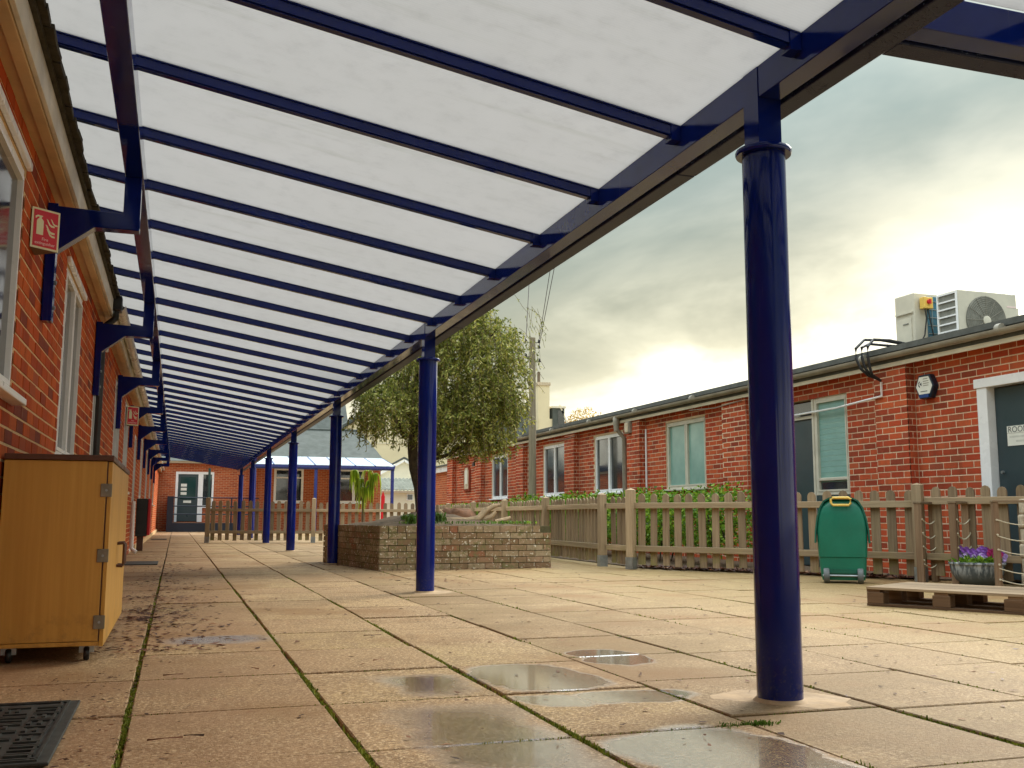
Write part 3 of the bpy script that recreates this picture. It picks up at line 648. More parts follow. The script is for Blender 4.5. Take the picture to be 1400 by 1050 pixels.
def fire_sign(y, s, label):
    """wedge sign standing off the wall: printed face towards the camera"""
    root = empty('fire_sign', (-.742, y, 1.965), label=label, category='sign', group='fire extinguisher signs')
    w, h = .148*s, .205*s; ax = Vector((.118, .09, 0)).normalized(); ay = Vector((0, 0, 1)); n = ax.cross(ay)  # faces -y
    A = Vector((0, 0, 0)); B = ax*w; C = Vector((0, B.y*2, 0))
    m = MB(); m.add([A, B, C, A+ay*h, B+ay*h, C+ay*h], [(0, 1, 2), (3, 5, 4), (0, 3, 4, 1), (1, 4, 5, 2), (2, 5, 3, 0)]); m.build('sign_body', M['sign_back'], root)
    def plate(poly, mat, t, name, par=root): return MB().prism(poly, n*t, ax, ay, n, .0012).build(name, mat, par)
    plate([(0, 0), (w, 0), (w, h), (0, h)], M['glowpaint'], .0008, 'border'); e = .010*s
    plate([(e, e), (w-e, e), (w-e, h-e), (e, h-e)], M['red_sign'], .0022, 'red_panel')
    k = s
    body = [(.026, .070), (.062, .070), (.062, .140), (.055, .150), (.050, .152), (.050, .160), (.056, .163), (.056, .167), (.030, .168), (.018, .160), (.018, .150), (.024, .152), (.028, .159), (.038, .160), (.038, .152), (.033, .150), (.026, .140)]
    plate([(a*k, b*k) for a, b in body], M['glowpaint'], .0036, 'extinguisher_symbol')
    for (ox, oy, f) in ((.076, .158, 1.0), (.098, .162, .85), (.072, .128, 1.15), (.080, .106, 1.0)):
        up = [(0, 0), (.008, -.004), (.014, -.014), (.020, -.024), (.030, -.029), (.044, -.030)]; lo = [(.044, -.038), (.028, -.038), (.016, -.031), (.010, -.020), (.005, -.010)]
        pts = [(min(.136, ox+a*f)*k, (oy+b*f)*k) for a, b in up+lo]; plate(pts, M['glowpaint'], .0036, 'flame_symbol')
    text_mesh('lettering', 'Fire', .022*s, M['sign_white'], root, tuple(ax*(w/2)+ay*.043*s+n*.0040), ax, ay, .0005)
    text_mesh('lettering', 'extinguisher', .0215*s, M['sign_white'], root, tuple(ax*(w/2)+ay*.022*s+n*.0040), ax, ay, .0005)
fire_sign(5.30, 1.0, 'nearest red and cream fire extinguisher sign beside the first canopy bracket')
fire_sign(15.55, 1.35, 'distant small red fire extinguisher sign on the left wall above the black and red bin')

# ------------------------------------------------------------------ right building
def build_right():
    X = 8.1; Y0, Y1 = 3.0, 30.3; root = empty('classroom_block', (X, 10, 0), label='low red brick classroom block on the right with piers and grey gutter', category='building')
    O = Vector((X, 10, 0)); zt = 2.47
    def P(mb, name, mat, parent=root, **k):
        mb.v = [tuple(Vector(q)-O) for q in mb.v]; return mb.build(name, mat, parent, **k)
    openings = [(7.35, 8.52, -.1, 2.10), (10.72, 12.45, -.1, 2.25), (14.36, 15.75, 1.13, 2.29), (17.52, 18.93, 1.13, 2.29), (20.53, 21.96, 1.13, 2.29), (24.62, 26.0, 1.13, 2.29)]
    piers = [(5.6, 6.1), (9.46, 10.02), (12.93, 13.62), (16.55, 17.1), (19.75, 20.3), (23.05, 23.6), (26.62, 27.2), (29.65, 30.3)]
    PD = .125; m = MB(); ys = Y0
    for a, b, z0, z1 in openings:
        m.box(X, X+.25, ys, a, 0, zt)
        if z0 > 0: m.box(X, X+.25, a, b, 0, z0)
        m.box(X, X+.25, a, b, z1, zt); ys = b
    m.box(X, X+.25, ys, Y1, 0, zt); m.box(X+.25, 16, Y0, Y1, 0, zt+.02)
    for a, b in piers: m.box(X-PD, X, a, b, 0, zt)
    wall = P(m, 'wall', M['mortar_r']); recs = []
    recs += lay_bricks((X, Y0, 0), (0, 1, 0), (-1, 0, 0), Y1-Y0, zt, [(a-Y0, b-Y0, z0, z1) for a, b, z0, z1 in openings]+[(a-Y0, b-Y0, -1, 9) for a, b in piers])
    for i, (a, b) in enumerate(piers):
        recs += lay_bricks((X-PD, a, 0), (0, 1, 0), (-1, 0, 0), b-a, zt, start=i+1)
        recs += lay_bricks((X-PD+.01, a, 0), (1, 0, 0), (0, -1, 0), PD-.02, zt, blen=.105, joint=.01)
    recs = [((c-O, u, n, l, h), wall) for c, u, n, l, h in recs]
    # windows
    def W(a, b, z0, z1, mull, pm=None, rails=(), glass=M['glass'], fr=M['white'], **k):
        return window(root, Vector((X, b, z0))-O, (0, -1, 0), (-1, 0, 0), b-a, z1-z0, mull, fr, glass, pane_mats=pm, rails=rails, set_back=.02, fw=.05, **k)
    cw = plain('aged_cream_frame', (.60, .56, .46), .45, .12, 5)
    W(14.36, 15.75, 1.13, 2.29, [.70], glass=M['teal'], fr=cw)
    for a, b in ((17.52, 18.93), (20.53, 21.96), (24.62, 26.0)): W(a, b, 1.13, 2.29, [.70])
    # glazed door set by the near pier: dark door leaf and a blind-filled light with low pane
    w = W(10.72, 11.46, .95, 2.25, [], glass=M['glass'], fr=cw, rails=((0, .74, .21),), sill=False)
    for k in range(13):
        z = 1.28+.072*k; MB().obox(Vector((X+.0475, 11.09, z))-O, (0, 1, 0), (1, 0, 0), (0, 0, 1), .29, .001, .027).build('blind_slat', M['blind'], w)
    for o in w.children:
        if o.name.startswith('pane'): o.data.materials[0] = M['teal']
    MB().box(0, .004, -.29, .29, .03, .15).build('low_pane', M['glass'], w, loc=Vector((X+.043, 11.09, .97))-O)
    dr = P(MB().box(X+.035, X+.075, 11.50, 12.42, .02, 1.98), 'door', M['door_dark'], bevel=.004)
    P(MB().box(X+.012, X+.09, 11.46, 11.50, .0, 2.25).box(X+.012, X+.09, 12.42, 12.45, 0, 2.25).box(X+.012, X+.09, 11.50, 12.42, 1.99, 2.03), 'door_frame', cw)
    P(MB().box(X+.05, X+.06, 11.5, 12.42, 2.03, 2.22), 'fanlight', M['glass'])
    P(MB().box(X+.02, X+.09, 10.74, 11.46, 0, .95), 'panel_below', M['door_dark'])
    # near door with white frame
    d2 = P(MB().box(X+.09, X+.13, 7.42, 8.37, .03, 2.02), 'door', M['door_dark'], bevel=.004)
    fr = MB().box(X-.012, X+.10, 8.375, 8.515, 0, 2.03); fr.box(X-.012, X+.10, 7.36, 7.42, 0, 2.03); fr.box(X-.025, X+.10, 7.34, 8.54, 2.03, 2.13)
    P(fr, 'door_frame', M['white'], bevel=.006)
    MB().box(X+.06, X+.10, 8.37, 8.395, .03, 2.02)
    s = P(MB().tube([(X+.07, 8.29, 1.13), (X+.045, 8.29, 1.13)], .016, 12), 'keyhole', M['steel'], smooth=True)
    place_bricks(recs, M['brick_r'], wall)
    # eaves
    P(MB().box(X-.14, X+.3, Y0, Y1+.15, 2.472, 2.49), 'soffit', M['cream'])
    P(MB().box(X-.165, X-.14, Y0, Y1+.15, 2.425, 2.475), 'cream_fascia', M['cream'], bevel=.004)
    P(MB().box(X-.158, X-.142, Y0, Y1+.15, 2.476, 2.60), 'dark_fascia', M['felt'])
    g = MB(); pr = []
    for k in range(11):
        an = math.pi+math.pi*k/10; pr.append((.056*math.cos(an), .056*math.sin(an)))
    for k in range(10, -1, -1):
        an = math.pi+math.pi*k/10; pr.append((.050*math.cos(an), .050*math.sin(an)))
    g.prism(pr, (X-.216, Y0, 2.565), (1, 0, 0), (0, 0, 1), (0, 1, 0), Y1+.2-Y0); P(g, 'gutter', M['gutter'], smooth=True)
    y = Y0+.6
    while y < Y1: P(MB().tube([(X-.216, y, 2.5645), (X-.216, y+.06, 2.5645)], .0595, 14), 'gutter_joint', M['gutter'], smooth=True); y += 2.15
    P(MB().add([(X-.19, Y0, 2.60), (X-.19, Y1+.2, 2.60), (16, Y1+.2, 2.86), (16, Y0, 2.86), (X-.19, Y0, 2.665), (X-.19, Y1+.2, 2.665), (16, Y1+.2, 2.92), (16, Y0, 2.92)], [(0, 3, 2, 1), (4, 5, 6, 7), (0, 1, 5, 4), (1, 2, 6, 5), (2, 3, 7, 6), (3, 0, 4, 7)]), 'roof', M['felt'])
    # downpipe, conduits
    P(MB().lathe([(.045, -.16), (.06, -.02), (.065, 0), (.065, .1), (.05, .12)], 14, (X-.216, 17.36, 2.43)), 'rainwater_head', M['gutter'], smooth=True)
    P(MB().tube([(X-.216, 17.36, 2.40), (X-.20, 17.36, 2.30), (X-.06, 17.36, 2.15), (X-.05, 17.36, 0)], .042, 12), 'downpipe', M['gutter'], smooth=True)
    P(MB().tube([(X-.02, 16.5, 2.25), (X-.02, 16.5, .3)], .018, 8), 'conduit', M['white'], smooth=True)
    P(MB().tube([(X-.02, 12.80, .3), (X-.02, 12.80, 2.16), (X-.02, 12.4, 2.16)], .016, 8), 'conduit', M['white'], smooth=True)
    P(MB().tube([(X-.15, 9.86, 2.27), (X-.15, 9.86, 2.10), (X-.15, 10.1, 2.085), (X-.02, 10.9, 2.07), (X-.02, 11.9, 2.06)], .014, 8), 'conduit', M['white'], smooth=True)
    for k, (y, z) in enumerate(((19.6, 2.36), (22.0, 2.37), (13.0, 2.39))): P(MB().tube([(X-.15, y, z), (X-.14, y+.8, z-.03), (X-.15, y+1.6, z+.01)], .008, 6), 'cable', M['gutter'])
    # arched niche on the far end bay
    n = P(MB().prism([(-.30, 0), (.30, 0), (.30, .6), (.2, .72), (0, .76), (-.2, .72), (-.30, .6)], (X-.05, 28.35, 1.40), (0, 1, 0), (0, 0, 1), (1, 0, 0), .06), 'niche_frame', M['brick_r'])
    MB().prism([(-.22, .06), (.22, .06), (.22, .58), (.12, .68), (-.12, .68), (-.22, .58)], Vector((X-.06, 28.35, 1.40))-O, (0, 1, 0), (0, 0, 1), (1, 0, 0), .008).build('niche_panel', M['stone'], n)
    MB().prism([(-.12, .2), (.12, .2), (.10, .58), (0, .64), (-.10, .58)], Vector((X-.066, 28.35, 1.40))-O, (0, 1, 0), (0, 0, 1), (1, 0, 0), .006).build('niche_plaque', M['paper'], n)
    P(MB().box(X-.07, X, 27.55, 27.67, 2.10, 2.2), 'bracket_lamp', M['darkpipe'])
    # small annex beyond the corner
    ax = empty('brick_annex', (8.6, 33, 0), label='small brick annex with white fascia just past the far end of the right block', category='building')
    MB().box(0, 4, -2.5, 2, 0, 2.15).build('wall', M['brick_far'], ax); MB().box(-.12, 4, -2.5, 2.1, 2.15, 2.33).build('fascia', M['white'], ax); MB().box(-.18, 4, -2.5, 2.15, 2.33, 2.38).build('roof', M['felt'], ax)
t = NT('clear_glass'); t.set('Base Color', (.55, .75, .70, 1)); t.set('Roughness', .03); gl = t.n('ShaderNodeBsdfTransparent'); gl.inputs[0].default_value = (.75, .9, .87, 1); mx = t.n('ShaderNodeMixShader'); fr_ = t.n('ShaderNodeFresnel'); fr_.inputs[0].default_value = 1.6
gs = t.n('ShaderNodeBsdfGlossy'); gs.inputs['Roughness'].default_value = .03; t.l(fr_.outputs[0], mx.inputs[0]); t.l(gl.outputs[0], mx.inputs[1]); t.l(gs.outputs[0], mx.inputs[2]); t.l(mx.outputs[0], t.out.inputs[0]); M['clear'] = t.m
build_right()

def build_wall_things():
    X = 8.1
    # hexagonal alarm bell box
    r_ = empty('alarm_box', (X-.002, 9.22, 2.14), label='white hexagonal alarm bell box with dark blue rim beside the brick pier', category='alarm box')
    hexp = [(-.15, 0), (-.085, .135), (.085, .135), (.15, 0), (.085, -.135), (-.085, -.135)]
    MB().prism(hexp, (0, 0, 0), (0, -1, 0), (0, 0, 1), (-1, 0, 0), .075).build('box', M['navy'], r_, bevel=.006)
    MB().prism([(-.128, .0), (-.074, .112), (.074, .112), (.128, 0), (.082, -.086), (-.082, -.086)], (-.0755, 0, 0), (0, -1, 0), (0, 0, 1), (-1, 0, 0), .004).build('face', M['paper'], r_)
    MB().prism([(-.08, -.091), (.08, -.091), (.07, -.128), (-.07, -.128)], (-.0755, 0, 0), (0, -1, 0), (0, 0, 1), (-1, 0, 0), .012).build('strobe_lens', plain('blue_lens', (.01, .045, .20), .25), r_)
    def mark(poly, mat, name): MB().prism(poly, (-.0800, 0, 0), (0, -1, 0), (0, 0, 1), (-1, 0, 0), .0012).build(name, mat, r_)
    ring = []
    for a0, a1 in ((120, 175), (185, 240)):
        pts = [(-.048+.042*math.cos(R(a)), .03+.042*math.sin(R(a))) for a in np.linspace(a0, a1, 7)]+[(-.048+.029*math.cos(R(a)), .03+.029*math.sin(R(a))) for a in np.linspace(a1, a0, 7)]
        mark(pts, M['navy'], 'logo')
    mark([(-.066, .03), (-.038, .052), (-.038, .008)], M['navy'], 'logo')
    for z, a, b in ((.082, -.01, .062), (.055, -.012, .075), (.03, -.012, .08), (.005, -.012, .072), (-.06, -.06, .05)): mark([(a, z), (b, z), (b, z+.009), (a, z+.009)], M['ink'] if z < 0 else M['gutter'], 'faded_line')
    # room plate on the near door
    s = empty('door_plate', (X+.088, 8.225, 1.40), label='white ROOM plate on the dark door at the right edge', category='sign')
    MB().prism([(0, 0), (.40, 0), (.40, .205), (0, .205)], (0, 0, 0), (0, -1, 0), (0, 0, 1), (-1, 0, 0), .004).build('plate', M['paper'], s)
    text_mesh('lettering', 'ROOM', .088, M['ink'], s, (-.0052, -.012, .138), (0, -1, 0), (0, 0, 1), .0006, 'LEFT')
    MB().prism([(0, .128), (.40, .128), (.40, .131), (0, .131)], (-.0042, 0, 0), (0, -1, 0), (0, 0, 1), (-1, 0, 0), .0008).build('rule', M['gutter'], s)
    for z, a, b in ((.082, .03, .36), (.035, .11, .30)): MB().prism([(a, z), (b, z), (b, z+.02), (a, z+.02)], (-.0042, 0, 0), (0, -1, 0), (0, 0, 1), (-1, 0, 0), .0008).build('faded_line', plain('faded_grey', (.62, .62, .55), .6), s)
    # floodlight / junction box
    f = empty('wall_lamp_box', (X-.005, 16.95, 2.20), label='small weathered grey lamp box under the gutter by the downpipe', category='lamp box')
    MB().box(-.19, 0, -.09, .09, 0, .22).build('housing', M['gutter'], f, bevel=.02); MB().box(-.205, -.19, -.075, .075, .02, .2).build('lens', M['stone'], f, bevel=.01)
build_wall_things()

def build_ac():
    # rear unit: end panel and blue coil; front unit: grille side and fan
    def base(z): return z
    rz = 2.70
    a = empty('air_conditioner', (8.9, 10.34, rz), label='rear beige outdoor air conditioning unit showing its blue coil on the flat roof', category='air conditioner', group='rooftop air conditioning units')
    MB().box(0, .95, .0, .36, .02, .84).build('casing', M['ac'], a, bevel=.012)
    MB().box(.20, .94, -.012, 0, .06, .80).build('coil', M['coil'], a)
    g = MB()
    for z in np.arange(.10, .82, .105): g.box(.2, .94, -.020, -.0125, z, z+.008)
    for x in (.26, .45, .7): g.box(x, x+.006, -.024, -.0205, .06, .8)
    g.build('wire_guard', M['steel'], a)
    MB().box(-.012, -.001, .05, .30, .12, .52).build('service_panel', M['ac'], a, bevel=.004)
    MB().box(-.02, -.012, .10, .20, .44, .455).build('grip', M['fan'], a)
    MB().box(-.025, -.001, .02, .33, .58, .60).build('ledge', M['ac'], a)
    for x in (.08, .8): MB().box(x, x+.08, -.02, .38, -.02, .02).build('foot', M['steel'], a)
    b = empty('air_conditioner', (9.03, 9.72, rz), label='front beige outdoor air conditioning unit with round fan grille on the flat roof', category='air conditioner', group='rooftop air conditioning units')
    MB().box(0, .92, 0, .34, .02, .76).build('casing', M['ac'], b, bevel=.012)
    MB().box(-.004, -.001, .03, .31, .07, .73).build('side_intake', M['fan'], b)
    s = MB()
    for z in np.linspace(.06, .72, 8): s.box(-.022, -.0045, .02, .32, z, z+.018)
    s.box(-.0225, -.005, .0, .02, .05, .745).box(-.0225, -.005, .32, .34, .05, .745); s.build('side_grille', M['white'], b)
    n = 36; cx, cz, r0 = .42, .39, .31
    d = MB().prism([(r0*math.cos(2*math.pi*k/n), r0*math.sin(2*math.pi*k/n)) for k in range(n)], (cx, -.012, cz), (1, 0, 0), (0, 0, 1), (0, 1, 0), .010).build('fan_grille', M['fan'], b)
    rg = MB()
    for q in np.linspace(.07, .30, 10):
        pts = [(cx+q*math.cos(2*math.pi*k/30), -.018, cz+q*math.sin(2*math.pi*k/30)) for k in range(31)]; rg.tube(pts, .0025, 4, False)
    for k in range(12): an = 2*math.pi*k/12; rg.tube([(cx+.05*math.cos(an), -.018, cz+.05*math.sin(an)), (cx+.31*math.cos(an), -.018, cz+.31*math.sin(an))], .003, 4)
    rg.build('grille_rings', M['gutter'], d)
    MB().lathe([(.06, 0), (.06, .006), (.04, .012)], 20).build('hub_cover', M['ac'], d, smooth=True).matrix_local = Matrix.Translation((cx, -.016, cz)) @ Matrix.Rotation(R(90), 4, 'X')
    MB().box(.76, .90, -.003, -.0005, .58, .60).build('brand_strip', M['sign_white'], b); MB().box(.77, .90, -.003, -.0005, .42, .435).build('brand_strip', M['ink'], b)
    for x in (.08, .76): MB().box(x, x+.08, -.02, .36, -.02, .02).build('foot', M['steel'], b)
    c = empty('isolator_switch', (8.99, 10.32, 3.32), label='yellow rotary isolator switch with red knob on the rear air conditioning unit', category='switch')
    MB().box(-.02, .12, -.09, -.001, 0, .15).build('housing', M['yellow'], c, bevel=.008); MB().lathe([(.03, 0), (.03, .02), (.022, .026)], 14).build('knob', M['red'], c).matrix_local = Matrix.Translation((.05, -.09, .085)) @ Matrix.Rotation(R(90), 4, 'X')
    MB().box(.035, .065, -.125, -.112, .055, .115).build('handle', M['red'], c)
    for k in range(2): MB().tube([(.02+.05*k, -.05, 0), (.03+.05*k, -.06, -.12), (-.02+.14*k, -.07, -.35), (-.1+.2*k, -.04, -.5), (-.15+.16*k, .02, -.56)], .009, 6).build('cable', M['black'], c, smooth=True)
    e = empty('junction_box', (10.0, 9.9, 3.15), label='small beige junction box on the right end of the front air conditioning unit', category='junction box')
    MB().box(-.045, .11, -.05, .06, 0, .17).build('housing', M['ac'], e, bevel=.006); MB().tube([(.03, 0, 0), (.03, 0, -.3)], .008, 6).build('cable', M['ac'], e)
    # lagged pipes from the units over the eaves
    p = empty('refrigerant_pipes', (8.0, 9.75, 2.7), label='black lagged pipe bundle looping from the roof over the gutter to the pier', category='pipes')
    for k in range(3):
        q = .085*k; up = (.13, .05, .10)[k]
        pts = [(1.0, .60-q*.4, .10), (.6, .46-q*.5, .06+up*.5), (.15, .34-q, up), (-.14, .27-q, up*.8), (-.30+.02*k, .23-q, -.02), (-.325+.025*k, .2-q*.9, -.14), (-.30+.02*k, .16-q*.7, -.27), (-.22, .12-q*.4, -.36), (-.09, .10-q*.2, -.40-.012*k)]
        MB().tube(pts, .017, 8).build('pipe', M['black'], p, smooth=True)
build_ac()

# ------------------------------------------------------------------ planter with tree
PO = Vector((2.376, 12.225, 0)); PU = Vector((2.276, .142, 0)).normalized(); PV = Vector((-.212, 1.60, 0)).normalized()
def build_planter():
    root = empty('brick_planter', PO, label='raised square brick planter spotted with lichen behind the second column', category='planter')
    Lf, Ls, hh, th = 2.29, 2.5, .535, .215
    z = Vector((0, 0, 1)); nF = -PU.cross(z)*-1
    nF = Vector((PU.y, -PU.x, 0)); nL = Vector((-PV.y, PV.x, 0))
    m = MB()
    def wallbox(o, d, l, inn): m.obox(o+d*(l/2)+inn*(th/2)+z*hh/2, d, inn, z, l/2, th/2-.002, hh/2)
    Z = Vector((0, 0, 0))
    wallbox(Z-nF*.01, PU, Lf, -nF); wallbox(Z+PV*th, PV, Ls-2*th, -nL); wallbox(Z+PU*(Lf)+PV*th+nL*th, PV, Ls-2*th, -nL); wallbox(PV*(Ls-th), PU, Lf, -nF)
    wall = m.build('wall', M['mortar_p'], root)
    recs = lay_bricks((0, 0, .0), PU, nF, Lf, .455, course=.076, blen=.222, joint=.008)+lay_bricks((0, 0, 0), PV, nL, Ls, .455, course=.076, blen=.222, joint=.008, start=1)
    # brick on edge coping
    for d, n, l in ((PU, nF, Lf), (PV, nL, Ls)):
        x = 0
        while x+.2 < l:
            ln = random.choice((.105, .222)); recs.append((d*(x+ln/2)+Vector((0, 0, .456+.041)), d, n, min(ln, l-x)-.004, .082)); x += ln+.006
    place_bricks([(r_, wall) for r_ in recs], M['brick_p'], wall, limit=300, proud=.008, depth=.05)
    # top surface of the rear and inner sides
    cop = MB()
    s = MB(); n = 16; V = []; F = []
    for i in range(n+1):
        for j in range(n+1):
            a, b = i/n, j/n; p = PU*(.1+a*(Lf-.2))+PV*(.1+b*(Ls-.2)); e = min(a, 1-a, b, 1-b)
            V.append((p.x, p.y, .525+min(.22, e*.55)*.45+random.gauss(0, .012)+.10*math.exp(-((a-.5)**2+(b-.6)**2)*14)))
    for i in range(n):
        for j in range(n): F.append((i*(n+1)+j, (i+1)*(n+1)+j, (i+1)*(n+1)+j+1, i*(n+1)+j+1))
    so = s.add(V, F).build('soil', M['soil'], root, smooth=True)
    # low weeds on the soil
    def plants(name, label, spots, n, h, mat, spread=.09):
        V = []; F = []
        for (a, b) in spots:
            c = PO+PU*a+PV*b
            for k in range(n):
                x, y = c.x+random.gauss(0, spread), c.y+random.gauss(0, spread); an = random.uniform(0, 6.28); l = random.uniform(.5, 1)*h; lean = random.uniform(.2, .9); w = random.uniform(.006, .014)
                dx, dy = math.cos(an), math.sin(an); i = len(V); zb = .56
                V.extend([(x-dy*w*.3, y+dx*w*.3, zb), (x+dy*w*.3, y-dx*w*.3, zb), (x+dx*l*lean*.5+dy*w, y+dy*l*lean*.5-dx*w, zb+l*.7), (x+dx*l*lean*.5-dy*w, y+dy*l*lean*.5+dx*w, zb+l*.7), (x+dx*l*lean, y+dy*l*lean, zb+l*(1.05-lean*.5))])
                F.append((i, i+1, i+2, i+3)); F.append((i+3, i+2, i+4, i+4))
        m = bpy.data.meshes.new(name); m.from_pydata(V, [], [f if f[2] != f[3] else f[:3] for f in F]); m.materials.append(mat); o = bpy.data.objects.new(name, m); COL.objects.link(o); tag(o, label, 'plant'); return o
    plants('fern_clump', 'feathery green fern nearest the front left corner of the planter soil', [(.62, .52)], 90, .15, M['grass'], .05)
    plants('fern_clump', 'taller spiky fern just left of the second column in the planter', [(.98, .6)], 110, .19, M['grass'], .05)
    plants('fern_clump', 'fern set back from the planter edge behind the front left fern', [(.72, 1.0)], 90, .17, M['grass'], .05)
    plants('fern_clump', 'small bright green clump just right of the second column in the planter', [(1.42, 1.35)], 110, .16, M['leaf_hedge'], .05)
    plants('low_weeds', 'low weeds along the front rim of the planter soil', [(.35+.11*k, .22) for k in range(15)], 12, .05, M['grass'], .05)
    plants('low_weeds', 'scattered weeds near the right front corner of the planter', [(1.75, .3), (1.95, .4), (2.1, .3), (1.6, .45)], 22, .06, M['leaf_hedge'], .06)
build_planter()

def strand_leaves(V, F, pts, nleaf, ll, lw, droop=.7):
    """narrow drooping leaves along a twig"""
    k = len(pts)-1
    for q in range(nleaf):
        t = random.random()*k; i = min(int(t), k-1); p = pts[i].lerp(pts[i+1], t-i); an = random.uniform(0, 6.283)
        d = Vector((math.cos(an)*(1-droop), math.sin(an)*(1-droop), -droop+random.gauss(0, .3))).normalized(); l = ll*random.uniform(.6, 1.3); s = d.cross(Vector((random.gauss(0, 1), random.gauss(0, 1), random.gauss(0, .6)))).normalized()*lw*random.uniform(.7, 1.3)
        j = len(V); V.extend([p-s*.3, p+d*l*.5-s, p+d*l, p+d*l*.5+s]); F.append((j, j+1, j+2, j+3))
def build_tree():
    base = Vector((3.26, 13.75, .55))
    root = empty('weeping_tree', base, label='small weeping tree with olive leaves growing from the brick planter', category='tree')
    B = lambda x, y, z: Vector((x, y, z))-base
    t = MB()
    t.tube([B(3.26, 13.75, .50), B(3.25, 13.75, .75), B(3.21, 13.74, 1.05), B(3.14, 13.72, 1.32), B(3.10, 13.7, 1.6), B(3.12, 13.72, 1.85), B(3.12, 13.75, 2.15), B(3.15, 13.75, 2.6), B(3.35, 13.8, 3.1)], [.10, .078, .070, .078, .070, .066, .062, .048, .03], 12)
    limbs = [[(3.16, 13.74, 1.15), (3.30, 13.72, 1.30), (3.42, 13.7, 1.46), (3.62, 13.66, 1.52), (3.95, 13.6, 1.75), (4.3, 13.5, 2.1)],
             [(3.0, 13.72, 1.75), (2.86, 13.66, 2.0), (2.72, 13.6, 2.2), (2.5, 13.5, 2.35)], [(3.06, 13.75, 2.1), (3.4, 13.6, 2.5), (3.8, 13.55, 2.9), (4.05, 13.6, 3.3)],
             [(3.05, 13.75, 2.05), (2.85, 13.85, 2.4), (2.7, 13.95, 2.6)], [(3.1, 13.75, 2.3), (3.3, 14.1, 2.7), (3.6, 14.4, 3.1)], [(3.3, 13.8, 3.0), (3.55, 13.6, 3.45), (3.75, 13.5, 3.75)], [(3.4, 13.7, 1.45), (3.8, 14.0, 1.9), (4.2, 14.2, 2.4)], [(3.9, 13.6, 2.95), (4.15, 13.5, 3.2), (4.25, 13.4, 3.35)]]
    for l in limbs: t.tube([B(*p) for p in l], list(np.linspace(.045, .014, len(l))), 8)
    lv = []; lf = []; tw = MB()
    lobes = [((3.80, 13.65, 2.75), (.98, 1.0, 1.02), 900), ((3.55, 13.6, 3.35), (.62, .75, .62), 340), ((4.12, 13.55, 2.25), (.52, .75, .70), 330), ((2.70, 13.6, 2.15), (.44, .7, .42), 230), ((3.15, 13.75, 2.75), (.6, .75, .6), 200), ((3.6, 13.5, 1.95), (.55, .8, .4), 190)]
    for (cx, cy, cz), (rx, ry, rz), n in lobes:
        for k in range(n):
            d = Vector((random.gauss(0, 1), random.gauss(0, 1), random.gauss(.25, 1))).normalized(); q = random.uniform(.35, 1)**.6
            p = Vector((cx+d.x*rx*q, cy+d.y*ry*q, cz+d.z*rz*q))
            if p.z > 3.95 or p.x > 4.62+.1*math.sin(p.z*7): continue
            L = random.uniform(.14, .50); out = Vector((d.x, d.y, 0))*random.uniform(.02, .20); pts = [p]
            for s in range(1, 5):
                f = s/4; pts.append(p+out*math.sin(f*1.6)+Vector((random.gauss(0, .012), random.gauss(0, .012), -L*f**1.3+.05*math.sin(f*3))))
            if pts[-1].z < (1.55 if p.x < 3.35 else 1.34+.08*math.sin(p.x*9)): 
                continue
            pts = [q_-base for q_ in pts]; tw.tube(pts[::2], .0035, 3, False); strand_leaves(lv, lf, pts, random.randint(22, 34), .062, .0105, .45)
    # thin bare sprays on the upper right side
    for k in range(26):
        p = Vector((random.uniform(4.3, 4.9), random.uniform(13.3, 13.7), random.uniform(2.6, 3.95))); pts = [p]
        for s in range(4): pts.append(pts[-1]+Vector((random.gauss(.03, .03), 0, -random.uniform(.05, .13))))
        pts = [q_-base for q_ in pts]; tw.tube(pts, .003, 3, False); strand_leaves(lv, lf, pts, random.randint(5, 11), .05, .006)
    t.build('trunk', M['bark'], root, smooth=True); tw.build('twigs', plain('twig_bark', (.16, .12, .055), .9), root)
    o = bpy.data.objects.new('crown', raw_mesh('crown', [tuple(v) for v in lv], lf, M['leaf_tree'])); COL.objects.link(o); o.parent = root
build_tree()
def build_sapling():
    b = Vector((2.52, 14.25, .55)); root = empty('young_sapling', b, label='yellow-green young plant with hanging leaves left of the planter tree', category='plant')
    MB().tube([(0, 0, 0), (.0, 0, .3), (.02, 0, .55), (.06, 0, .72)], [.014, .012, .009, .005], 6).build('stem', M['fence'], root, smooth=True); st = MB(); st.tube([(0, 0, .3), (-.09, 0, .55), (-.13, 0, .74)], [.009, .006, .004], 6).build('stem', M['fence'], root, smooth=True); st = MB(); st.tube([(.01, 0, .45), (.13, 0, .62), (.18, 0, .7)], [.008, .006, .004], 6); st.build('stem', M['fence'], root, smooth=True)
    V = []; F = []
    tips = [(.06, 0, .74), (-.13, 0, .74), (.18, 0, .70), (0, 0, .5), (-.05, 0, .62), (.1, .05, .6)]
    for tx, ty, tz in tips:
        for k in range(17):
            an = random.uniform(0, 6.28); L = random.uniform(.18, .42); p = Vector((tx, ty, tz)); w = random.uniform(.012, .02); o = Vector((math.cos(an), math.sin(an), 0))*random.uniform(.03, .10); prev = None
            for s in range(5):
                f = s/4; c = p+o*math.sin(f*1.7)+Vector((0, 0, .06*math.sin(f*2.2)-L*f*f)); sd = Vector((-o.y, o.x, 0)).normalized()*w*(math.sin(.35+f*2.7)); i = len(V); V.extend([c-sd, c+sd])
                if s: F.append((i-2, i-1, i+1, i))
    o = bpy.data.objects.new('leaves', raw_mesh('leaves', [tuple(v) for v in V], F, M['leaf_young'])); COL.objects.link(o); o.parent = root
build_sapling()
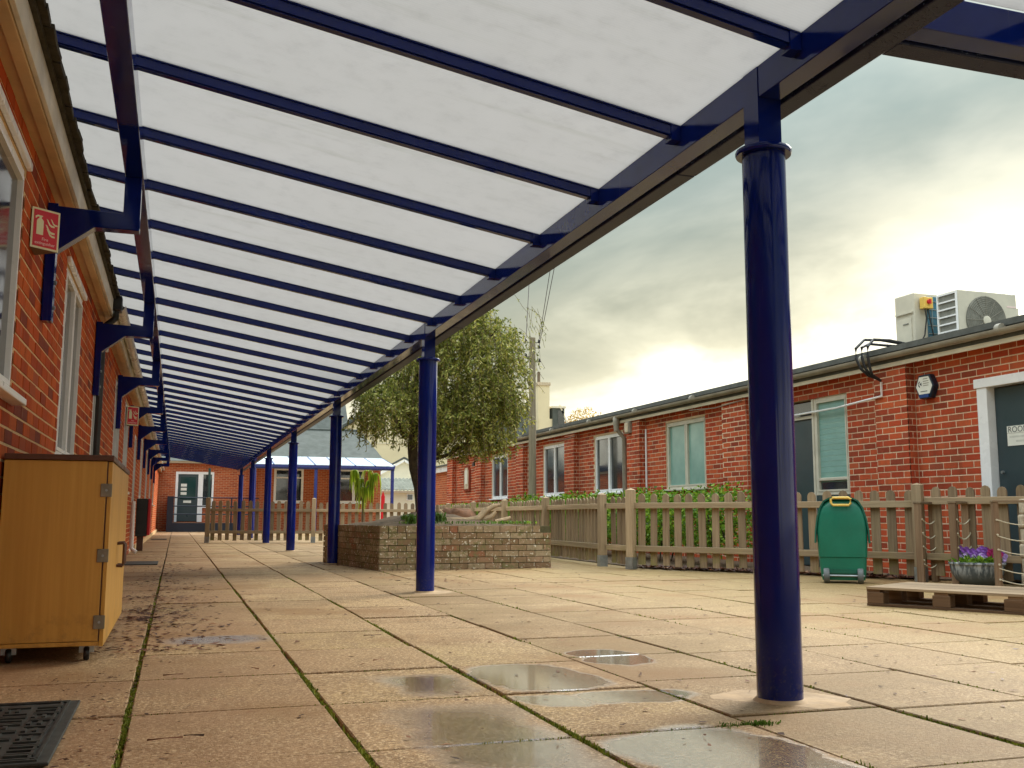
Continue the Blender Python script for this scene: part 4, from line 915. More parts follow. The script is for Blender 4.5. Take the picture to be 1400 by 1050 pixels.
def build_logs():
    o = empty('dead_branch', (3.9, 13.1, .58), label='pale bare branch lying on the planter soil to the right of the tree', category='branch')
    MB().tube([(-.45, .05, .03), (-.15, 0, .02), (.0, 0, .05), (.1, 0, .16), (.22, 0, .22), (.3, 0, .235)], [.03, .045, .05, .042, .03, .02], 10).build('limb', M['log'], o, smooth=True)
    MB().tube([(.05, .02, .03), (.17, .0, .07), (.24, 0, .14)], [.04, .035, .025], 8).build('stub', M['log'], o, smooth=True)
    MB().tube([(.2, -.1, .0), (.36, -.1, .04), (.42, -.1, .065)], [.035, .03, .02], 8).build('stub', M['log'], o, smooth=True)
    c = empty('tree_stump', (3.78, 13.75, .6), label='reddish rotten root stump half buried behind the bare branch', category='stump')
    m = MB(); m.lathe([(.30, -.04), (.27, .05), (.22, .11), (.17, .15), (.06, .165)], 18); 
    m.v = [(x*(1+.12*math.sin(5*math.atan2(y, x))), y, z+random.gauss(0, .012)) for x, y, z in m.v]; m.build('stump', plain('rotten_wood', (.19, .085, .04), .95, .4, 14, .7), c, smooth=True)
    MB().tube([(-.22, -.02, .08), (-.29, -.02, .14), (-.3, -.02, .22)], [.035, .03, .02], 8).build('root', M['log'], c, smooth=True)
build_logs()

# ------------------------------------------------------------------ fences
def picket_mesh(h, w=.094, t=.018):
    p = [(-w/2, .055), (w/2, .055), (w/2, h-.05)]+[(w/2*math.cos(a), h-.05+.05*math.sin(a)) for a in np.linspace(.35, math.pi-.35, 5)]+[(-w/2, h-.05)]
    return MB().prism(p, (0, 0, 0), (1, 0, 0), (0, 0, 1), (0, 1, 0), t).mesh('picket', M['fence'])
PM = {}
def fence(label, p0, p1, h=.93, post_at=(0,), ph=1.0, pitch=.176, front=-1, end=True, rails=(.26, .80), first=.12, shoe=True, mat_post=None):
    """rails and posts on the camera side (front), pickets behind"""
    p0 = Vector((*p0, 0)); p1 = Vector((*p1, 0)); d = p1-p0; L = d.length; an = math.atan2(d.y, d.x)
    root = empty('picket_fence', p0, an, label, 'fence', 'picket fence sections')
    key = round(h, 3)
    if key not in PM: PM[key] = picket_mesh(h)
    rg = random.Random(int(p0.x*100)+int(L*10))
    y = -front*.028
    x = first
    while x < L-.05:
        if not any(abs(x-q) < .085 for q in post_at):
            o = link_mesh('picket', PM[key], root, (x+rg.uniform(-.006, .006), y if y > 0 else y-.018, rg.uniform(-.012, .012)), (rg.uniform(-.01, .01), rg.uniform(-.014, .014), 0), (rg.uniform(.94, 1.06), 1, 1))
        x += pitch
    for z in rails: MB().box(.0, L, -.024, .024, z-.036, z+.036).build('rail', M['fence_rail'], root, bevel=.005)
    for q in post_at:
        m = MB(); w = .05; m.box(-w, w, -w, w, .02, ph); m.add([(-w, -w, ph), (w, -w, ph), (w, w, ph), (-w, w, ph), (0, 0, ph+.022)], [(0, 1, 4), (1, 2, 4), (2, 3, 4), (3, 0, 4)])
        po = m.build('post', mat_post or M['post'], root, bevel=.004); po.location = (q, front*.032, 0)
        if shoe: MB().box(-w-.004, w+.004, -w-.004, w+.004, 0, .15).build('post_shoe', M['steel'], po)
fence('tan picket fence standing across the far end of the walkway', (.76, 25.93), (3.28, 25.45), 1.03, (0.0, 2.56), 1.09, front=-1)
fence('grey picket fence behind the planter running right from the far walkway fence', (3.33, 25.44), (6.22, 25.0), 1.0, (2.93,), 1.05, front=-1)
fence('green-stained picket fence running back along the court beside the planter', (5.46, 12.40), (6.22, 24.95), .93, (.05, 2.65, 5.25, 7.85, 10.5), .955, front=1, pitch=.15)
fence('short picket panel between the two close-set fence posts', (5.46, 12.34), (5.545, 11.80), .92, (), .95, front=-1, first=.1, pitch=.12)
fence('picket fence stretching right from the close-set posts behind the green cart', (5.544, 11.75), (7.41, 8.68), .95, (0.0, 3.59), 1.0, front=-1)
fence('picket fence at the right edge passing in front of the white door frame', (7.44, 8.63), (7.93, 7.1), .97, (), 1.0, front=-1, rails=(.26, .83))

# ------------------------------------------------------------------ hedge
def leaf_cloud(name, label, cat, boxes, n, ll, mat, parent_group=None, stems=None, trunk=None):
    root = empty(name, boxes[0][0], label=label, category=cat, group=parent_group); b0 = Vector(boxes[0][0]); V = []; F = []
    tot = sum(b[1][0]*b[1][1]*b[1][2] for b in boxes)
    for (c, r_) in boxes:
        k = int(n*(r_[0]*r_[1]*r_[2])/tot)
        for i in range(k):
            d = Vector((random.gauss(0, 1), random.gauss(0, 1), random.gauss(0, 1))).normalized(); q = random.uniform(.3, 1)**.5
            p = Vector(c)+Vector((d.x*r_[0]*q, d.y*r_[1]*q, d.z*r_[2]*q))-b0
            if p.z+b0.z < .02: continue
            t = Vector((random.gauss(0, 1), random.gauss(0, 1), random.gauss(.2, .7))).normalized(); s = t.cross(Vector((random.gauss(0, 1), random.gauss(0, 1), random.gauss(0, 1)))).normalized(); l = ll*random.uniform(.6, 1.3); w = l*.3; j = len(V)
            V.extend([p, p+t*l*.5-s*w, p+t*l, p+t*l*.5+s*w]); F.append((j, j+1, j+2, j+3))
    o = bpy.data.objects.new('crown' if trunk else 'foliage', raw_mesh(name+'_leaves', [tuple(v) for v in V], F, mat)); COL.objects.link(o); o.parent = root
    return root
def build_hedge():
    boxes = []
    for y in np.arange(11.7, 19.8, .45):
        boxes.append(((6.95+random.uniform(-.12, .12), y, .62+random.uniform(-.04, .04)), (.5, .45, .46+random.uniform(-.04, .06))))
    r_ = leaf_cloud('leafy_hedge', 'bright green leafy hedge between the picket fence and the right block', 'hedge', boxes, 26000, .06, M['leaf_hedge'])
    for k in range(24):
        y = random.uniform(11.6, 19.6); x = random.uniform(6.6, 7.3); MB().tube([(x-6.95, y-boxes[0][0][1], -.62), (x-6.95+random.gauss(0, .1), y-boxes[0][0][1]+random.gauss(0, .1), .1)], .012, 5).build('stem', M['bark'], r_)
    boxes = [((7.25, y, .80), (.35, .6, .22)) for y in np.arange(20.2, 27.5, .8)]
    leaf_cloud('low_hedge', 'low clipped green hedge at the foot of the far end of the right block', 'hedge', boxes, 9000, .05, M['leaf_hedge'])
    bed = MB().box(6.3, 8.09, 9.9, 29.5, -.05, .03); 
    b = MB().add([(5.75, 11.9, .012), (7.75, 8.75, .012), (8.09, 8.75, .012), (8.09, 29.6, .012), (6.35, 25, .012), (5.8, 15, .012)], [(0, 1, 2, 3, 4, 5)]).build('planting_bed', M['soil']); tag(b, 'bare soil bed behind the picket fence', kind='structure')
    V = []; F = []
    for k in range(1500):
        t = random.random(); x = 5.6+1.9*t+random.gauss(.18, .10); y = 11.75-3.05*t+random.gauss(.10, .08); an = random.uniform(0, 6.28); l = random.uniform(.015, .05); i = len(V); dx, dy = math.cos(an)*l, math.sin(an)*l; zz = random.uniform(.015, .03)
        V.extend([(x-dx, y-dy, zz), (x+dy*.5, y-dx*.5, zz+random.uniform(0, .02)), (x+dx, y+dy, zz), (x-dy*.5, y+dx*.5, zz+random.uniform(0, .03))]); F.append((i, i+1, i+2, i+3))
    o = bpy.data.objects.new('bed_litter', raw_mesh('bed_litter', V, F, M['litter'])); COL.objects.link(o); tag(o, 'dead leaves lying along the foot of the picket fence', 'leaves', kind='stuff')
build_hedge()

# ------------------------------------------------------------------ pole and wires
def build_pole():
    r_ = empty('utility_pole', (7.2, 20.2, 0), label='grey wooden utility pole standing behind the green-stained fence', category='pole')
    MB().tube([(0, 0, 0), (0, 0, 2.2), (.0, 0, 4.52)], [.088, .082, .066], 14).build('pole_shaft', M['pole'], r_, smooth=True)
    for i, (x, z) in enumerate(((-.15, 4.42), (.155, 4.30), (.165, 4.0), (-.15, 4.1), (.15, 4.42))):
        MB().tube([(0, 0, z), (x, 0, z)], .008, 5).build('insulator_arm', M['darkpipe'], r_); MB().lathe([(.012, -.04), (.03, -.03), (.03, .0), (.02, .01), (.028, .02), (.012, .045)], 10, (x, 0, z+.03)).build('insulator', M['darkpipe'], r_, smooth=True)
    P0 = [Vector((7.2+.155, 20.2, 4.36)), Vector((7.2+.15, 20.2, 4.46)), Vector((7.2-.15, 20.2, 4.46))]
    ends = [(Vector((7.2, 18.896, 5.712)), 'rightmost of the overhead wires rising from the pole'), (Vector((7.2, 19.111, 5.763)), 'middle overhead wire rising from the pole close beside the rightmost one'), (Vector((7.2, 20.445, 5.696)), 'leftmost overhead wire rising nearly straight up from the pole')]
    for p, (e, lab) in zip(P0, ends):
        d = e-p; q = p+d*5
        m = MB(); m.tube([p, p+d*1.2+Vector((0, 0, -.01)), p+d*2.5+Vector((0, 0, -.02)), q], .007, 5); o = m.build('overhead_wire', plain('dark_cable', (.06, .035, .05), .6), smooth=True); tag(o, lab, 'wire', 'overhead wires')
build_pole()

# ------------------------------------------------------------------ back building, ramp, second canopy
def build_back():
    Y = 45.0; r_ = empty('end_building', (4, Y, 0), label='brick building with grey slate roof closing the far end of the walkway', category='building'); O = Vector((4, Y, 0))
    def P(mb, name, mat, parent=r_, **k):
        mb.v = [tuple(Vector(q)-O) for q in mb.v]; return mb.build(name, mat, parent, **k)
    m = MB(); ops = [(-.06, 1.50, .40, 2.52), (4.02, 5.30, 1.24, 2.76), (6.75, 8.0, 1.24, 2.76)]; xs = -1.2
    for a, b, z0, z1 in ops:
        m.box(xs, a, Y, Y+.3, 0, 2.88); m.box(a, b, Y, Y+.3, 0, z0); m.box(a, b, Y, Y+.3, z1, 2.88); xs = b
    m.box(xs, 8.72, Y, Y+.3, 0, 2.88); m.box(-1.2, 8.72, Y+.3, Y+6, 0, 2.88); P(m, 'wall', M['brick_far'])
    P(MB().box(2.95, 3.3, Y-.10, Y-.002, 0, 2.87), 'pier', M['brick_far']); P(MB().box(8.35, 8.715, Y-.10, Y-.002, 0, 2.87), 'pier', M['brick_far']); P(MB().box(5.9, 6.3, Y-.10, Y-.002, 0, 2.87), 'pier', M['brick_far'])
    P(MB().box(-1.2, 8.9, Y-.2, Y+.3, 2.885, 2.97), 'fascia', M['cream'])
    P(MB().add([(-1.4, Y-.3, 2.97), (9.0, Y-.3, 2.97), (8.35, Y+3.2, 4.75), (-1.4, Y+3.2, 4.75), (9.0, Y+6.3, 2.97), (-1.4, Y+6.3, 2.97)], [(0, 1, 2, 3), (1, 4, 2), (3, 2, 4, 5), (0, 3, 5), (0, 5, 4, 1)]), 'roof', M['slate'])
    P(MB().tube([(-1.4, Y+3.2, 4.77), (8.35, Y+3.2, 4.77)], .06, 8), 'ridge', M['slate'])
    for a, b, z0, z1 in ops[1:]:
        window(r_, Vector((a, Y, z0))-O, (1, 0, 0), (0, -1, 0), b-a, z1-z0, [(b-a)*.62], M['white'], M['glass'], set_back=.0, fw=.08, rails=((0, b-a, (z1-z0)*.72),))
    # glazed door with a side light
    d = P(MB().box(-.06, .04, Y-.02, Y+.05, .40, 2.52).box(.86, 1.06, Y-.02, Y+.05, .40, 2.52).box(1.42, 1.50, Y-.02, Y+.05, .95, 2.52).box(.04, .86, Y-.02, Y+.05, 2.42, 2.52).box(1.06, 1.42, Y-.02, Y+.05, 2.42, 2.52).box(1.06, 1.42, Y-.02, Y+.05, 1.0, 1.1), 'door_frame', M['white'])
    lf = P(MB().box(.045, .855, Y+.0, Y+.045, .42, 2.415), 'door', M['door_dark'])
    MB().box(-3.86, -3.24, -.008, -.001, 1.35, 2.30).build('pane', M['teal_dk'] if 'teal_dk' in M else M['glass'], lf)
    MB().box(-3.72, -3.40, -.014, -.002, 1.20, 1.30).build('letter_plate', M['paper'], lf)
    for z, w in ((1.95, .24), (1.78, .24), (1.60, .24)): MB().box(-3.84, -3.84+w, -.016, -.009, z-.06, z+.06).build('notice', M['paper'], lf)
    P(MB().box(1.065, 1.415, Y+.01, Y+.03, 1.105, 2.415), 'side_pane', M['glass'])
    P(MB().box(.97, 1.5, Y+.051, Y+.06, .4, 1.0), 'panel_below', M['brick_far'])
    # ramp landing with rails
    q = empty('door_ramp', (.7, 43.6, 0), label='dark blue ramp landing with handrails before the far glazed door', category='ramp')
    MB().box(-1.05, 1.6, 0, 1.38, 0, .36).build('platform', M['navy'], q)
    for x in (-.92, .55, 1.5): MB().tube([(x, .05, .36), (x, .05, 1.42)], .03, 8).build('rail_post', M['navy'], q)
    for z in (.72, 1.05, 1.4): MB().tube([(-.92 if z > 1.2 else -.92, .05, z), (2.6, .05, z)], .025, 8).build('handrail', M['navy'], q)
    MB().box(-1.05, -.8, .0, 1.3, .36, 1.45).build('side_panel', M['navy'], q)
    MB().tube([(.56, -.2, 0), (.56, -.2, 2.62)], .05, 10).build('post', plain('dark_green_post', (.01, .05, .05), .4), q)
    # lean-to canopy on the far building
    c = empty('far_canopy', (3.0, 42.3, 0), label='small lean-to canopy with pale panels and blue posts on the far building', category='canopy')
    def PC(mb, name, mat, **k): return mb.build(name, mat, c, **k)
    for x in (-.0, 2.48, 5.72): PC(MB().box(x-.06, x+.06, -.06, .06, 0, 2.62), 'post', M['blue_bright'])
    PC(MB().box(-.1, 5.8, -.06, .06, 2.60, 2.72), 'front_beam', M['blue_bright']); PC(MB().box(-.1, 5.8, -.13, -.07, 2.66, 2.76), 'gutter', M['blue_bright'])
    for k in range(7):
        x0 = -.1+5.9*k/7; x1 = -.1+5.9*(k+1)/7; PC(MB().add([(x0+.03, -.1, 2.77), (x1-.03, -.1, 2.77), (x1-.03, 2.65, 3.25), (x0+.03, 2.65, 3.25), (x0+.03, -.1, 2.79), (x1-.03, -.1, 2.79), (x1-.03, 2.65, 3.27), (x0+.03, 2.65, 3.27)], [(0, 3, 2, 1), (4, 5, 6, 7), (0, 1, 5, 4), (1, 2, 6, 5), (2, 3, 7, 6), (3, 0, 4, 7)]), 'roof_panel', M['panel_far'])
        PC(MB().bar((x1, -.1, 2.76), (x1, 2.65, 3.24), .05, .06), 'rafter', M['blue_bright'])
    # red post box-like pillar by the far canopy
    p = empty('red_pillar', (7.88, 40, 0), label='slim red pillar with pointed top beyond the far fence', category='pillar')
    MB().prism([(-.07, 0), (.07, 0), (.07, 1.45), (0, 1.66), (-.07, 1.45)], (0, -.05, 0), (1, 0, 0), (0, 0, 1), (0, 1, 0), .1).build('pillar_body', M['red'], p, bevel=.01)
M['blue_bright'] = plain('mid_blue_paint', (.02, .035, .20), .3, .1, 4)
M['panel_far'] = plain('pale_blue_panel', (.62, .72, .80), .25, .08, 1)
M['teal_dk'] = plain('dark_green_glass', (.012, .05, .045), .12, .3, 1.5)
build_back()

# ------------------------------------------------------------------ houses and trees beyond
def build_far():
    h = empty('cream_house', (15, 65, 0), label='tall cream rendered gable house behind the weeping tree', category='house')
    MB().prism([(-5.4, 0), (5.7, 0), (5.7, 6.2), (0, 9.5), (-5.4, 6.0)], (0, 0, 0), (1, 0, 0), (0, 0, 1), (0, 1, 0), 10).build('wall', M['render'], h)
    MB().add([(-5.8, -.25, 5.8), (0, -.25, 9.62), (0, 10.2, 9.62), (-5.8, 10.2, 5.8), (-5.8, -.25, 6.0), (0, -.25, 9.82), (0, 10.2, 9.82), (-5.8, 10.2, 6.0)], [(0, 3, 2, 1), (4, 5, 6, 7), (0, 1, 5, 4), (1, 2, 6, 5), (2, 3, 7, 6), (3, 0, 4, 7)]).build('roof', M['slate'], h)
    MB().add([(6.1, -.25, 5.95), (0, -.25, 9.62), (0, 10.2, 9.62), (6.1, 10.2, 5.95), (6.1, -.25, 6.15), (0, -.25, 9.82), (0, 10.2, 9.82), (6.1, 10.2, 6.15)], [(0, 1, 2, 3), (4, 7, 6, 5), (0, 4, 5, 1), (1, 5, 6, 2), (2, 6, 7, 3), (3, 7, 4, 0)]).build('roof', M['slate'], h)
    MB().box(-5.35, 5.65, -.03, -.002, 5.40, 5.47).build('string_course', M['cream'], h)
    MB().tube([(1.3, -.06, 5.4), (1.3, -.06, 9)], .05, 6).build('pipe', M['darkpipe'], h)
    b = empty('slate_house', (6.5, 72, 0), label='slate roofed house showing between the canopy edge and the cream gable', category='house')
    MB().box(-6, 5, 0, 8, 0, 5.6).build('wall', M['render2'], b); MB().add([(-6.3, -.3, 5.6), (5.3, -.3, 5.6), (5.3, 4, 9.8), (-6.3, 4, 9.8), (5.3, 8.3, 5.6), (-6.3, 8.3, 5.6)], [(0, 1, 2, 3), (3, 2, 4, 5), (1, 4, 2), (0, 3, 5), (0, 5, 4, 1)]).build('roof', M['slate'], b)
    s = empty('low_shed', (12, 52, 0), label='low white shed with grey corrugated roof beyond the far canopy', category='shed')
    MB().box(-2.3, 3.4, 0, 4, 0, 2.0).build('wall', M['render2'], s)
    V = []; F = []; n = 90
    for i in range(n+1):
        x = -2.5+6.1*i/n; w = .035*math.sin(i*math.pi/1.5)
        V += [(x, -.35, 2.06+w), (x, 2.2, 2.74+w)]
        if i: k = len(V); F.append((k-4, k-2, k-1, k-3))
    rf = MB().add(V, F).build('roof', plain('corrugated_grey', (.20, .21, .17), .85, .3, 2), s); sd = rf.modifiers.new('thickness', 'SOLIDIFY'); sd.thickness = .03
    MB().box(-2.3, 3.4, -.12, -.002, 1.90, 2.0).build('fascia', M['white'], s)
    for x, w in ((-.5, .35), (1.15, .45)): win = MB().box(x, x+w, -.04, -.003, 1.5, 1.85).build('window', M['white'], s); MB().box(x+.04, x+w-.04, -.05, -.0405, 1.54, 1.81).build('pane', M['glass'], win)
    MB().box(-1.9, -1.2, -.03, -.004, 1.35, 1.8).build('wall_sign', M['paper'], s)
    g = empty('glazed_gable_shed', (12.2, 56, 0), label='pale shed gable with white bargeboards above the corrugated roof', category='shed')
    MB().prism([(-2.1, 0), (2.1, 0), (2.1, 2.6), (0, 3.75), (-2.1, 2.6)], (0, 0, 0), (1, 0, 0), (0, 0, 1), (0, 1, 0), 4).build('wall', M['render2'], g)
    for sx in (-1, 1):
        MB().bar((sx*2.5, -.1, 2.42), (0, -.1, 3.82), .1, .12).build('bargeboard', M['white'], g); MB().bar((sx*2.5, -.02, 2.58), (0, -.02, 3.98), .16, .10).build('roof', M['slate'], g)
    c = empty('chimney_house', (23, 60, 0), label='grey roofed house with tall cream chimney right of the utility pole', category='house')
    MB().box(-2.6, 3, 0, 8, 0, 5.2).build('wall', M['render2'], c)
    ro = MB().add([(-2.9, -.3, 5.0), (.9, -.3, 5.0), (-.75, 1.2, 7.9), (-2.6, 1.2, 7.9), (3.2, 8.3, 5.2), (-2.9, 8.3, 5.2), (-.75, 7, 7.9), (-2.6, 7, 7.9)], [(0, 1, 2, 3), (1, 4, 6, 2), (3, 2, 6, 7), (0, 3, 7, 5), (5, 7, 6, 4), (0, 5, 4, 1)]).build('roof', M['slate'], c)
    ch = MB().box(-1.30, -.52, -.2, .5, 4.5, 9.2).build('chimney', M['render'], c); MB().box(-1.36, -.46, -.26, .56, 9.05, 9.25).build('chimney_cap', M['stone'], ch); MB().box(-1.25, .05, -.25, .55, 4.5, 6.9).build('chimney_breast', M['render'], ch)
    MB().tube([(-1.15, .1, 9.2), (-1.15, .1, 9.95)], .10, 10).build('chimney_pot', plain('clay_pot', (.16, .12, .08), .8), ch)
    dm = MB().box(-.35, .45, -.35, 1.2, 6.4, 7.6).build('dormer', M['slate'], c); MB().box(-.42, .52, -.42, 1.25, 7.6, 7.72).build('dormer_roof', M['cream'], dm); MB().box(.0, .4, -.37, -.352, 6.5, 7.45).build('dormer_window', M['glass'], dm); MB().bar((.12, -.32, 7.8), (1.25, -.32, 5.3), .1, .1).build('verge', M['cream'], c)
    def far_tree(name, label, base, boxes, n, mat, ll, grp):
        r_ = leaf_cloud(name, label, 'tree', [((q[0][0], q[0][1], q[0][2]), q[1]) for q in boxes], n, ll, mat, grp, trunk=True)
        b0 = Vector(boxes[0][0]); t = MB(); t.tube([Vector(base)-b0, Vector((base[0], base[1], boxes[0][0][2]))-b0], [.28, .1], 8)
        for k in range(9):
            bx = random.choice(boxes); e = Vector(bx[0])+Vector((random.uniform(-.8, .8)*bx[1][0], random.uniform(-.8, .8)*bx[1][1], random.uniform(0, .9)*bx[1][2])); t.tube([Vector((base[0], base[1], boxes[0][0][2]-1.5))-b0, (Vector((base[0], base[1], boxes[0][0][2]))*.5+e*.5)-b0, e-b0], [.09, .05, .02], 5)
        t.build('trunk', M['bark'], r_)
    far_tree('autumn_tree', 'pale gold autumn tree topping the right block roof left of centre', (31.3, 75, 0), [((31.3, 75, 7.6), (1.9, 1.8, 2.0)), ((32.6, 75, 7.2), (1.6, 1.4, 1.4)), ((30.3, 75, 7.2), (1.3, 1.3, 1.3))], 4200, M['leaf_gold'], .17, 'distant autumn trees')
    far_tree('autumn_tree', 'rust brown tree at the left end of the roofline beside the chimney house', (28.9, 73, 0), [((28.6, 73, 7.1), (.9, 1.0, 1.1)), ((27.9, 73, 6.9), (.6, .8, .8))], 1500, M['leaf_rust'], .2, 'distant autumn trees')
    far_tree('autumn_tree', 'small gold treetop peeping over the roof left of the nearest column', (42.0, 72, 0), [((42.0, 72, 8.8), (1.0, 1.0, 1.15))], 380, M['leaf_gold'], .2, 'distant autumn trees')
    far_tree('autumn_tree', 'green-gold treetop just right of the nearest column above the roof', (31.1, 46, 0), [((31.1, 46, 7.0), (.7, .7, .75))], 500, M['leaf_gold'], .15, 'distant autumn trees')
    # trees and roofs behind and beside the camera keep the place enclosed
    k = 0
build_far()

# ------------------------------------------------------------------ things in the yard
def build_cart():
    p = Vector((6.42, 8.66, 0)); an = math.atan2(-p.y, -p.x)+math.pi/2
    r_ = empty('green_cart', p, an, 'upright green plastic yard cart with yellow handle and two wheels by the fence', 'cart')
    # local: -y faces camera, x across
    def loft(secs, nx=10):
        m = MB(); V = []; F = []
        for (z, hw, y0, y1, rr) in secs:
            ring = []
            for (cx, cy, a0) in ((hw-rr, y0+rr, -90), (hw-rr, y1-rr, 0), (-hw+rr, y1-rr, 90), (-hw+rr, y0+rr, 180)):
                for k in range(4): a = R(a0+30*k); ring.append((cx+rr*math.cos(a), cy+rr*math.sin(a), z))
            V += ring
        n = 16
        for i in range(len(secs)-1):
            for j in range(n): F.append((i*n+j, i*n+(j+1) % n, (i+1)*n+(j+1) % n, (i+1)*n+j))
        F.append(tuple(range(n))[::-1]); F.append(tuple((len(secs)-1)*n+j for j in range(n))); return m.add(V, F)
    body = loft([(.03, .205, .0, .24, .03), (.08, .215, -.015, .28, .03), (.16, .224, -.02, .31, .035), (.255, .228, -.02, .33, .035), (.262, .234, -.028, .34, .035), (.40, .240, -.03, .38, .04), (.55, .246, -.03, .42, .04), (.68, .236, -.03, .44, .05), (.76, .212, -.025, .44, .06), (.815, .165, -.02, .44, .07), (.838, .125, .0, .43, .07)])
    body.build('tub', M['green'], r_, smooth=True)
    rim = MB(); path = [(-.262, .40), (-.256, .52), (-.236, .65), (-.205, .755), (-.165, .822), (-.11, .852), (.11, .852), (.165, .822), (.205, .755), (.236, .65), (.256, .52), (.262, .40)]
    for (x0, z0), (x1, z1) in zip(path[:-1], path[1:]):
        rim.bar((x0, .12, z0), (x1, .12, z1), .30, .016, (0, 0, 1) if abs(x1-x0) > abs(z1-z0) else (1 if x0+x1 > 0 else -1, 0, 0))
    rim.build('rim', M['green_dk'], r_)
    hd = MB(); hp = [(-.095, .802), (-.095, .842), (-.07, .855), (.07, .855), (.095, .842), (.095, .802), (.075, .782), (-.075, .782), (-.095, .802)]
    hd.tube([(x, -.055, z) for x, z in hp], .0125, 8, False); hd.build('handle', M['yellow'], r_, smooth=True); MB().box(-.085, .085, -.058, -.04, .842, .868).build('handle_grip', M['yellow'], r_, bevel=.006)
    for sx in (-1, 1):
        MB().lathe([(.02, -.028), (.068, -.028), (.075, -.018), (.075, .018), (.068, .028), (.02, .028)], 20).build('wheel', M['wheel'], r_, smooth=True).matrix_local = Matrix.Translation((sx*.162, -.015, .076)) @ Matrix.Rotation(R(90), 4, 'Y')
    MB().tube([(-.2, -.02, .076), (.2, -.02, .076)], .011, 8).build('axle', M['steel'], r_); MB().box(-.13, .13, -.03, -.0, .10, .14).build('cross_bar', M['green_dk'], r_)
build_cart()

def build_pallet():
    a = Vector((4.953, 6.418, 0)); b = Vector((5.456, 5.474, 0)); d = (b-a).normalized(); n = Vector((-d.y, d.x, 0)); L = 1.10; W = .78
    r_ = empty('wooden_pallet', a, math.atan2(d.y, d.x), 'weathered wooden shipping pallet lying flat on the court at right', 'pallet')
    # local x along the near edge, y away
    for i in range(7):
        y0 = i*(W-.095)/6; MB().box(0, L, y0, y0+.093, .122, .142).build('deck_board', M['pallet'], r_, bevel=.003).rotation_euler = (0, 0, random.uniform(-.006, .006))
    for x in (0, L/2-.05, L-.1): MB().box(x, x+.1, .01, W-.01, .102, .1215).build('stringer', M['pallet_block'], r_)
    for x in (0, L/2-.065, L-.13):
        for y in (0.004, W/2-.05, W-.104): MB().box(x+.002, x+.128, y, y+.1, .021, .1015).build('block', M['pallet_block'], r_, bevel=.004)
    for y in (0, W/2-.05, W-.1): MB().box(.001, L-.001, y, y+.1, .002, .0205).build('base_board', M['pallet_block'], r_, bevel=.002)
build_pallet()

def rope_frame(p0, p1, h, label, n=4):
    p0 = Vector((*p0, 0)); p1 = Vector((*p1, 0)); d = p1-p0; L = d.length; r_ = empty('rope_frame', p0, math.atan2(d.y, d.x), label, 'rope frame', 'wooden rope frames')
    for x in (0, L): MB().box(x-.024, x+.024, -.034, .034, 0, h).build('post', M['frame_wood'], r_, bevel=.004)
    MB().box(-.03, L+.03, -.04, .04, h, h+.022).build('top_rail', M['pallet'], r_, bevel=.003)
    for k in range(n):
        z = h*(.80-.17*k); pts = [(L*f, -.036, z-.045*math.sin(math.pi*f)-(.012*k if k % 2 else 0)) for f in np.linspace(0, 1, 9)]; MB().tube(pts, .0055, 6).build('rope', M['rope'], r_, smooth=True)
        for x in (0, L): MB().lathe([(.009, -.002), (.009, .008)], 8).build('knot', M['rope'], r_).matrix_local = Matrix.Translation((x, -.036, z)) @ Matrix.Rotation(R(90), 4, 'X')
rope_frame((7.17, 8.42), (7.52, 8.62), .80, 'leftmost upright wooden frame strung with pale ropes behind the pallet')
rope_frame((7.26, 8.04), (7.58, 8.22), .80, 'middle rope-strung wooden frame left of the flower pot')
rope_frame((7.22, 7.46), (7.62, 7.28), .80, 'rope-strung wooden frame at the right edge in front of the flower pot', 5)

